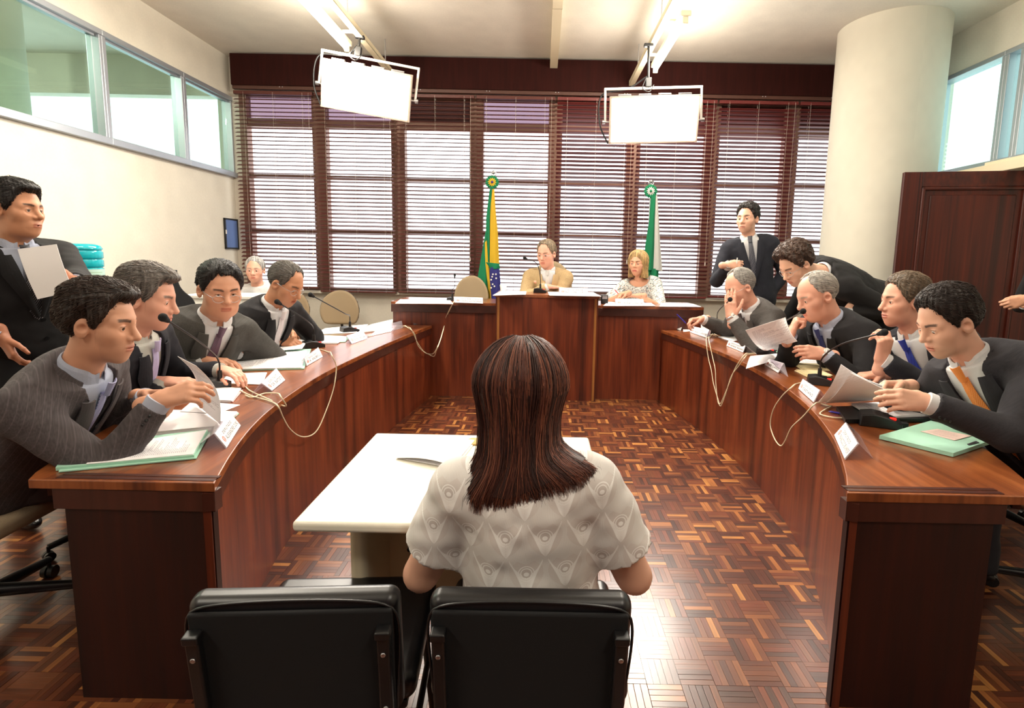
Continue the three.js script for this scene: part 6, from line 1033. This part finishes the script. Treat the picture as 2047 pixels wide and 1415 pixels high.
// ---------------------------------------------------------------- microphones
const redLed = mat({ color: rgb(220, 30, 24), emissive: 0xff2010, emissiveIntensity: 1.2, roughness: 0.3 });
function mic(label, bpx, y, turn, neckPx, tipPx, tipZ, o = {}) {
  const B = onY(...bpx, y), t = thing('microphone', label, 'microphone', B.toArray(), 0, 'gooseneck conference microphones');
  const s = o.s ?? 1, prof = new THREE.Shape(); prof.moveTo(-0.07, 0); prof.lineTo(0.06, 0); prof.lineTo(0.06, 0.016); prof.bezierCurveTo(0.03, 0.03, 0, 0.04, -0.03, 0.042); prof.lineTo(-0.065, 0.036); prof.lineTo(-0.07, 0);
  const place = (g) => g.scale(s, s, s).rotateY(turn).translate(B.x, B.y, B.z);
  const base = partW(t, 'base', place(new THREE.ExtrudeGeometry(prof, { depth: 0.086, bevelEnabled: true, bevelSize: 0.004, bevelThickness: 0.004, bevelSegments: 2 }).translate(0, 0.004, -0.043)), M.blackPlastic);
  partW(base, 'button', place(rbox(0.022, 0.008, 0.016, 0.003, 0.035, 0.036, 0.02)), redLed, 'red lit button'); partW(base, 'grille', place(merge([...Array(5).keys()].map((i) => box(0.05, 0.002, 0.003, 0.0, 0.044, -0.024 + i * 0.008)))), M.black);
  if (neckPx) {
    const N0 = V(B.x, y + 0.03, B.z).add(V(o.nx ?? 0, 0, 0)), N1 = N0.clone().add(V(0, 0.06 * s, 0)), tip = onZ(...tipPx, tipZ), mid = onZ(...neckPx, lerp(N0.z, tipZ, 0.5));
    partW(t, 'collar', cyl(0.012 * s, 0.01 * s, N0, N1), M.blackPlastic); const d = tip.clone().sub(mid).normalize();
    partW(t, 'gooseneck', tube([N1, N1.clone().add(V(0, 0.04, 0)), mid, tip], 0.0042 * s, 40, 8), M.blackPlastic);
    partW(t, 'capsule', merge([cyl(0.008 * s, 0.015 * s, tip.clone().addScaledVector(d, -0.01), tip.clone().addScaledVector(d, 0.02 * s)), ball(0.017 * s, ...tip.clone().addScaledVector(d, 0.028 * s).toArray(), 1, 1, 1, 16)]), M.blackFabric);
  }
  return t;
}
mic('gooseneck microphone with red light before the grey-haired speaker', [433, 776], D, 0.5, [405, 688], [334, 640], -2.12, { nx: 0.02 });
mic('gooseneck microphone pointing at the bowed man from the mint folder', [628, 694], D, 0.7, [612, 640], [560, 607], -3.4);
mic('gooseneck microphone in front of the empty chair by the wall', [700, 664], D, 0.7, [688, 626], [626, 592], -4.0, { s: 1.05 });
mic('gooseneck microphone on the podium of the man in tan', [1080, 585], PH, 0, [1073, 527], [1052, 517], -5.2, { s: 0.95 });
mic('thin upright microphone by the vice-president nameplate', [904, 601], WH, 0, [908, 575], [909, 553], -5.38, { s: 0.7 });
mic('gooseneck microphone before the man hiding his face', [1438, 668], D, -0.4, [1436, 622], [1458, 600], -4.0, { s: 1.05, nx: -0.03 });
mic('gooseneck microphone before the bald man', [1532, 708], D, -0.3, [1556, 650], [1602, 624], -3.1, { s: 1 });
mic('gooseneck microphone with red light bent across the man with blue tie', [1642, 768], D, -0.4, [1678, 690], [1758, 667], -2.5, { s: 1, nx: -0.015 });
mic('black microphone base without its neck at the right desk end', [1760, 850], D, -0.45, null, null, 0, { s: 1.1 });
{ const t = thing('connector_box', 'small black connector box between agenda and mint folder', 'device', onY(1805, 855, D).toArray(), -0.3); part(t, 'case', rbox(0.034, 0.024, 0.026, 0.004, 0, 0.013, 0), M.blackPlastic); part(t, 'socket', box(0.018, 0.012, 0.004, 0, 0.013, 0.014), M.black); }
// ---------------------------------------------------------------- cables that hang in front of the desks
function onFront(u, v, path, side, gap = 0.02) {                    // where the sight line meets the inner face of a desk
  const d = ray(u, v), Q = path.map(([x, z]) => [x - side * gap, z]); let best = null;
  for (let i = 0; i + 1 < Q.length; i++) { const [ax, az] = Q[i], bxx = Q[i + 1][0] - ax, bz = Q[i + 1][1] - az, det = d.x * -bz - d.z * -bxx; if (Math.abs(det) < 1e-9) continue; const t = (ax * -bz - az * -bxx) / det, w = (d.x * az - d.z * ax) / det; if (t > 0.3 && w >= -0.01 && w <= 1.01 && (!best || t < best)) best = t; }
  return best ? V(0, EYE, 0).addScaledVector(d, best) : onY(u, v, D);
}
function cable(label, pts, path, side, y = D, r = 0.0032) {           // [u, v] on the desk top, [u, v, 1] hanging in front
  const P = pts.map(([u, v, k, yy]) => k === 1 ? onFront(u, v, path, side) : onY(u, v, (yy ?? y) + 0.006)), lo = P.reduce((a, b) => (a.y < b.y ? a : b)); const t = thing('cable', label, 'cable', [P[0].x, P[0].y, P[0].z], 0, 'cream microphone cables'); partW(t, 'wire', tube(P, r, pts.length * 9, 7), M.cable); return t;
}
cable('cream cable hanging in a long loop from the first microphone', [[452, 772], [470, 776], [500, 790], [545, 804], [556, 812, 1], [566, 835, 1], [580, 858, 1], [605, 873, 1], [632, 862, 1], [652, 820, 1], [668, 770, 1], [672, 732, 1], [664, 712, 1], [655, 703], [640, 698]], innerL, -1);
cable('second cream cable lying folded beside the leaning nameplate', [[455, 768], [480, 768], [500, 781], [535, 797], [571, 812, 1], [562, 794, 1], [550, 786], [530, 786], [505, 794], [490, 790]], innerL, -1);
cable('cream cable hanging from the far end of the left desk', [[735, 672], [765, 660], [800, 652], [812, 653], [824, 662, 1], [832, 680, 1], [845, 700, 1], [862, 711, 1], [874, 696, 1], [884, 666, 1], [889, 644, 1], [893, 630, 2, D + 0.1], [905, 606, 2, WH], [912, 601, 2, WH]], innerL, -1);
cable('twin of the cream cable hanging from the far end of the left desk', [[740, 671], [768, 659], [802, 652], [815, 655, 1], [829, 668, 1], [834, 688, 1], [848, 704, 1], [860, 708, 1], [876, 690, 1], [886, 660, 1], [891, 640, 1], [895, 628, 2, D + 0.1], [906, 605, 2, WH]], innerL, -1);
cable('cream cable falling beside the first right microphone', [[1432, 672], [1422, 668], [1416, 674], [1412, 685, 1], [1416, 715, 1], [1422, 740, 1], [1426, 765, 1], [1436, 800, 1], [1440, 812, 1], [1450, 790, 1], [1462, 752, 1], [1478, 730, 1], [1488, 716, 1], [1500, 708], [1525, 706]], innerR, 1);
cable('twin of the cable falling beside the first right microphone', [[1438, 672], [1426, 667], [1420, 673], [1418, 684, 1], [1424, 712, 1], [1430, 740, 1], [1431, 765, 1], [1437, 808, 1], [1454, 776, 1], [1470, 736, 1], [1486, 712, 1], [1502, 706], [1528, 704]], innerR, 1);
cable('cream cable making a wide loop in front of the right desk', [[1632, 766], [1612, 764], [1596, 766], [1580, 776, 1], [1560, 796, 1], [1544, 824, 1], [1540, 850, 1], [1548, 876, 1], [1561, 891, 1], [1570, 880, 1], [1580, 858, 1], [1606, 832, 1], [1626, 810, 1], [1640, 806], [1656, 811], [1662, 811], [1640, 828], [1662, 834], [1690, 836], [1714, 842]], innerR, 1);
// ---------------------------------------------------------------- pens
function pen(label, a, b, m, tipM) { const t = thing('pen', label, 'pen', a.toArray()); partW(t, 'barrel', cyl(0.0045, 0.0045, a, b, 10), m); const d = a.clone().sub(b).normalize(); partW(t, 'tip', cyl(0.0045, 0.001, a, a.clone().addScaledVector(d, 0.012), 10), tipM ?? m); }
const penBlue = mat({ color: rgb(54, 48, 170), roughness: 0.3 }), penRed = mat({ color: rgb(220, 40, 56), roughness: 0.3 });
pen('blue pen lying before the black agenda', onY(1662, 823, D + 0.006), onY(1694, 829, D + 0.006), penBlue); pen('black pen lying against the black agenda', onY(1690, 830, D + 0.006), onY(1722, 832, D + 0.006), M.blackPlastic, M.steel);
pen('red pen in the hand of the blonde woman', onZ(1240, 592, -5.46), onZ(1229, 579, -5.46), penRed); pen('blue pen in the writing hand of the man hiding his face', onZ(1370, 645, -4.78), onZ(1353, 628, -4.8), penBlue);
pen('white pen held by the standing man in navy', onZ(1473, 525, -4.66), onZ(1474, 515, -4.66), M.white);
renderer.render(scene, camera);
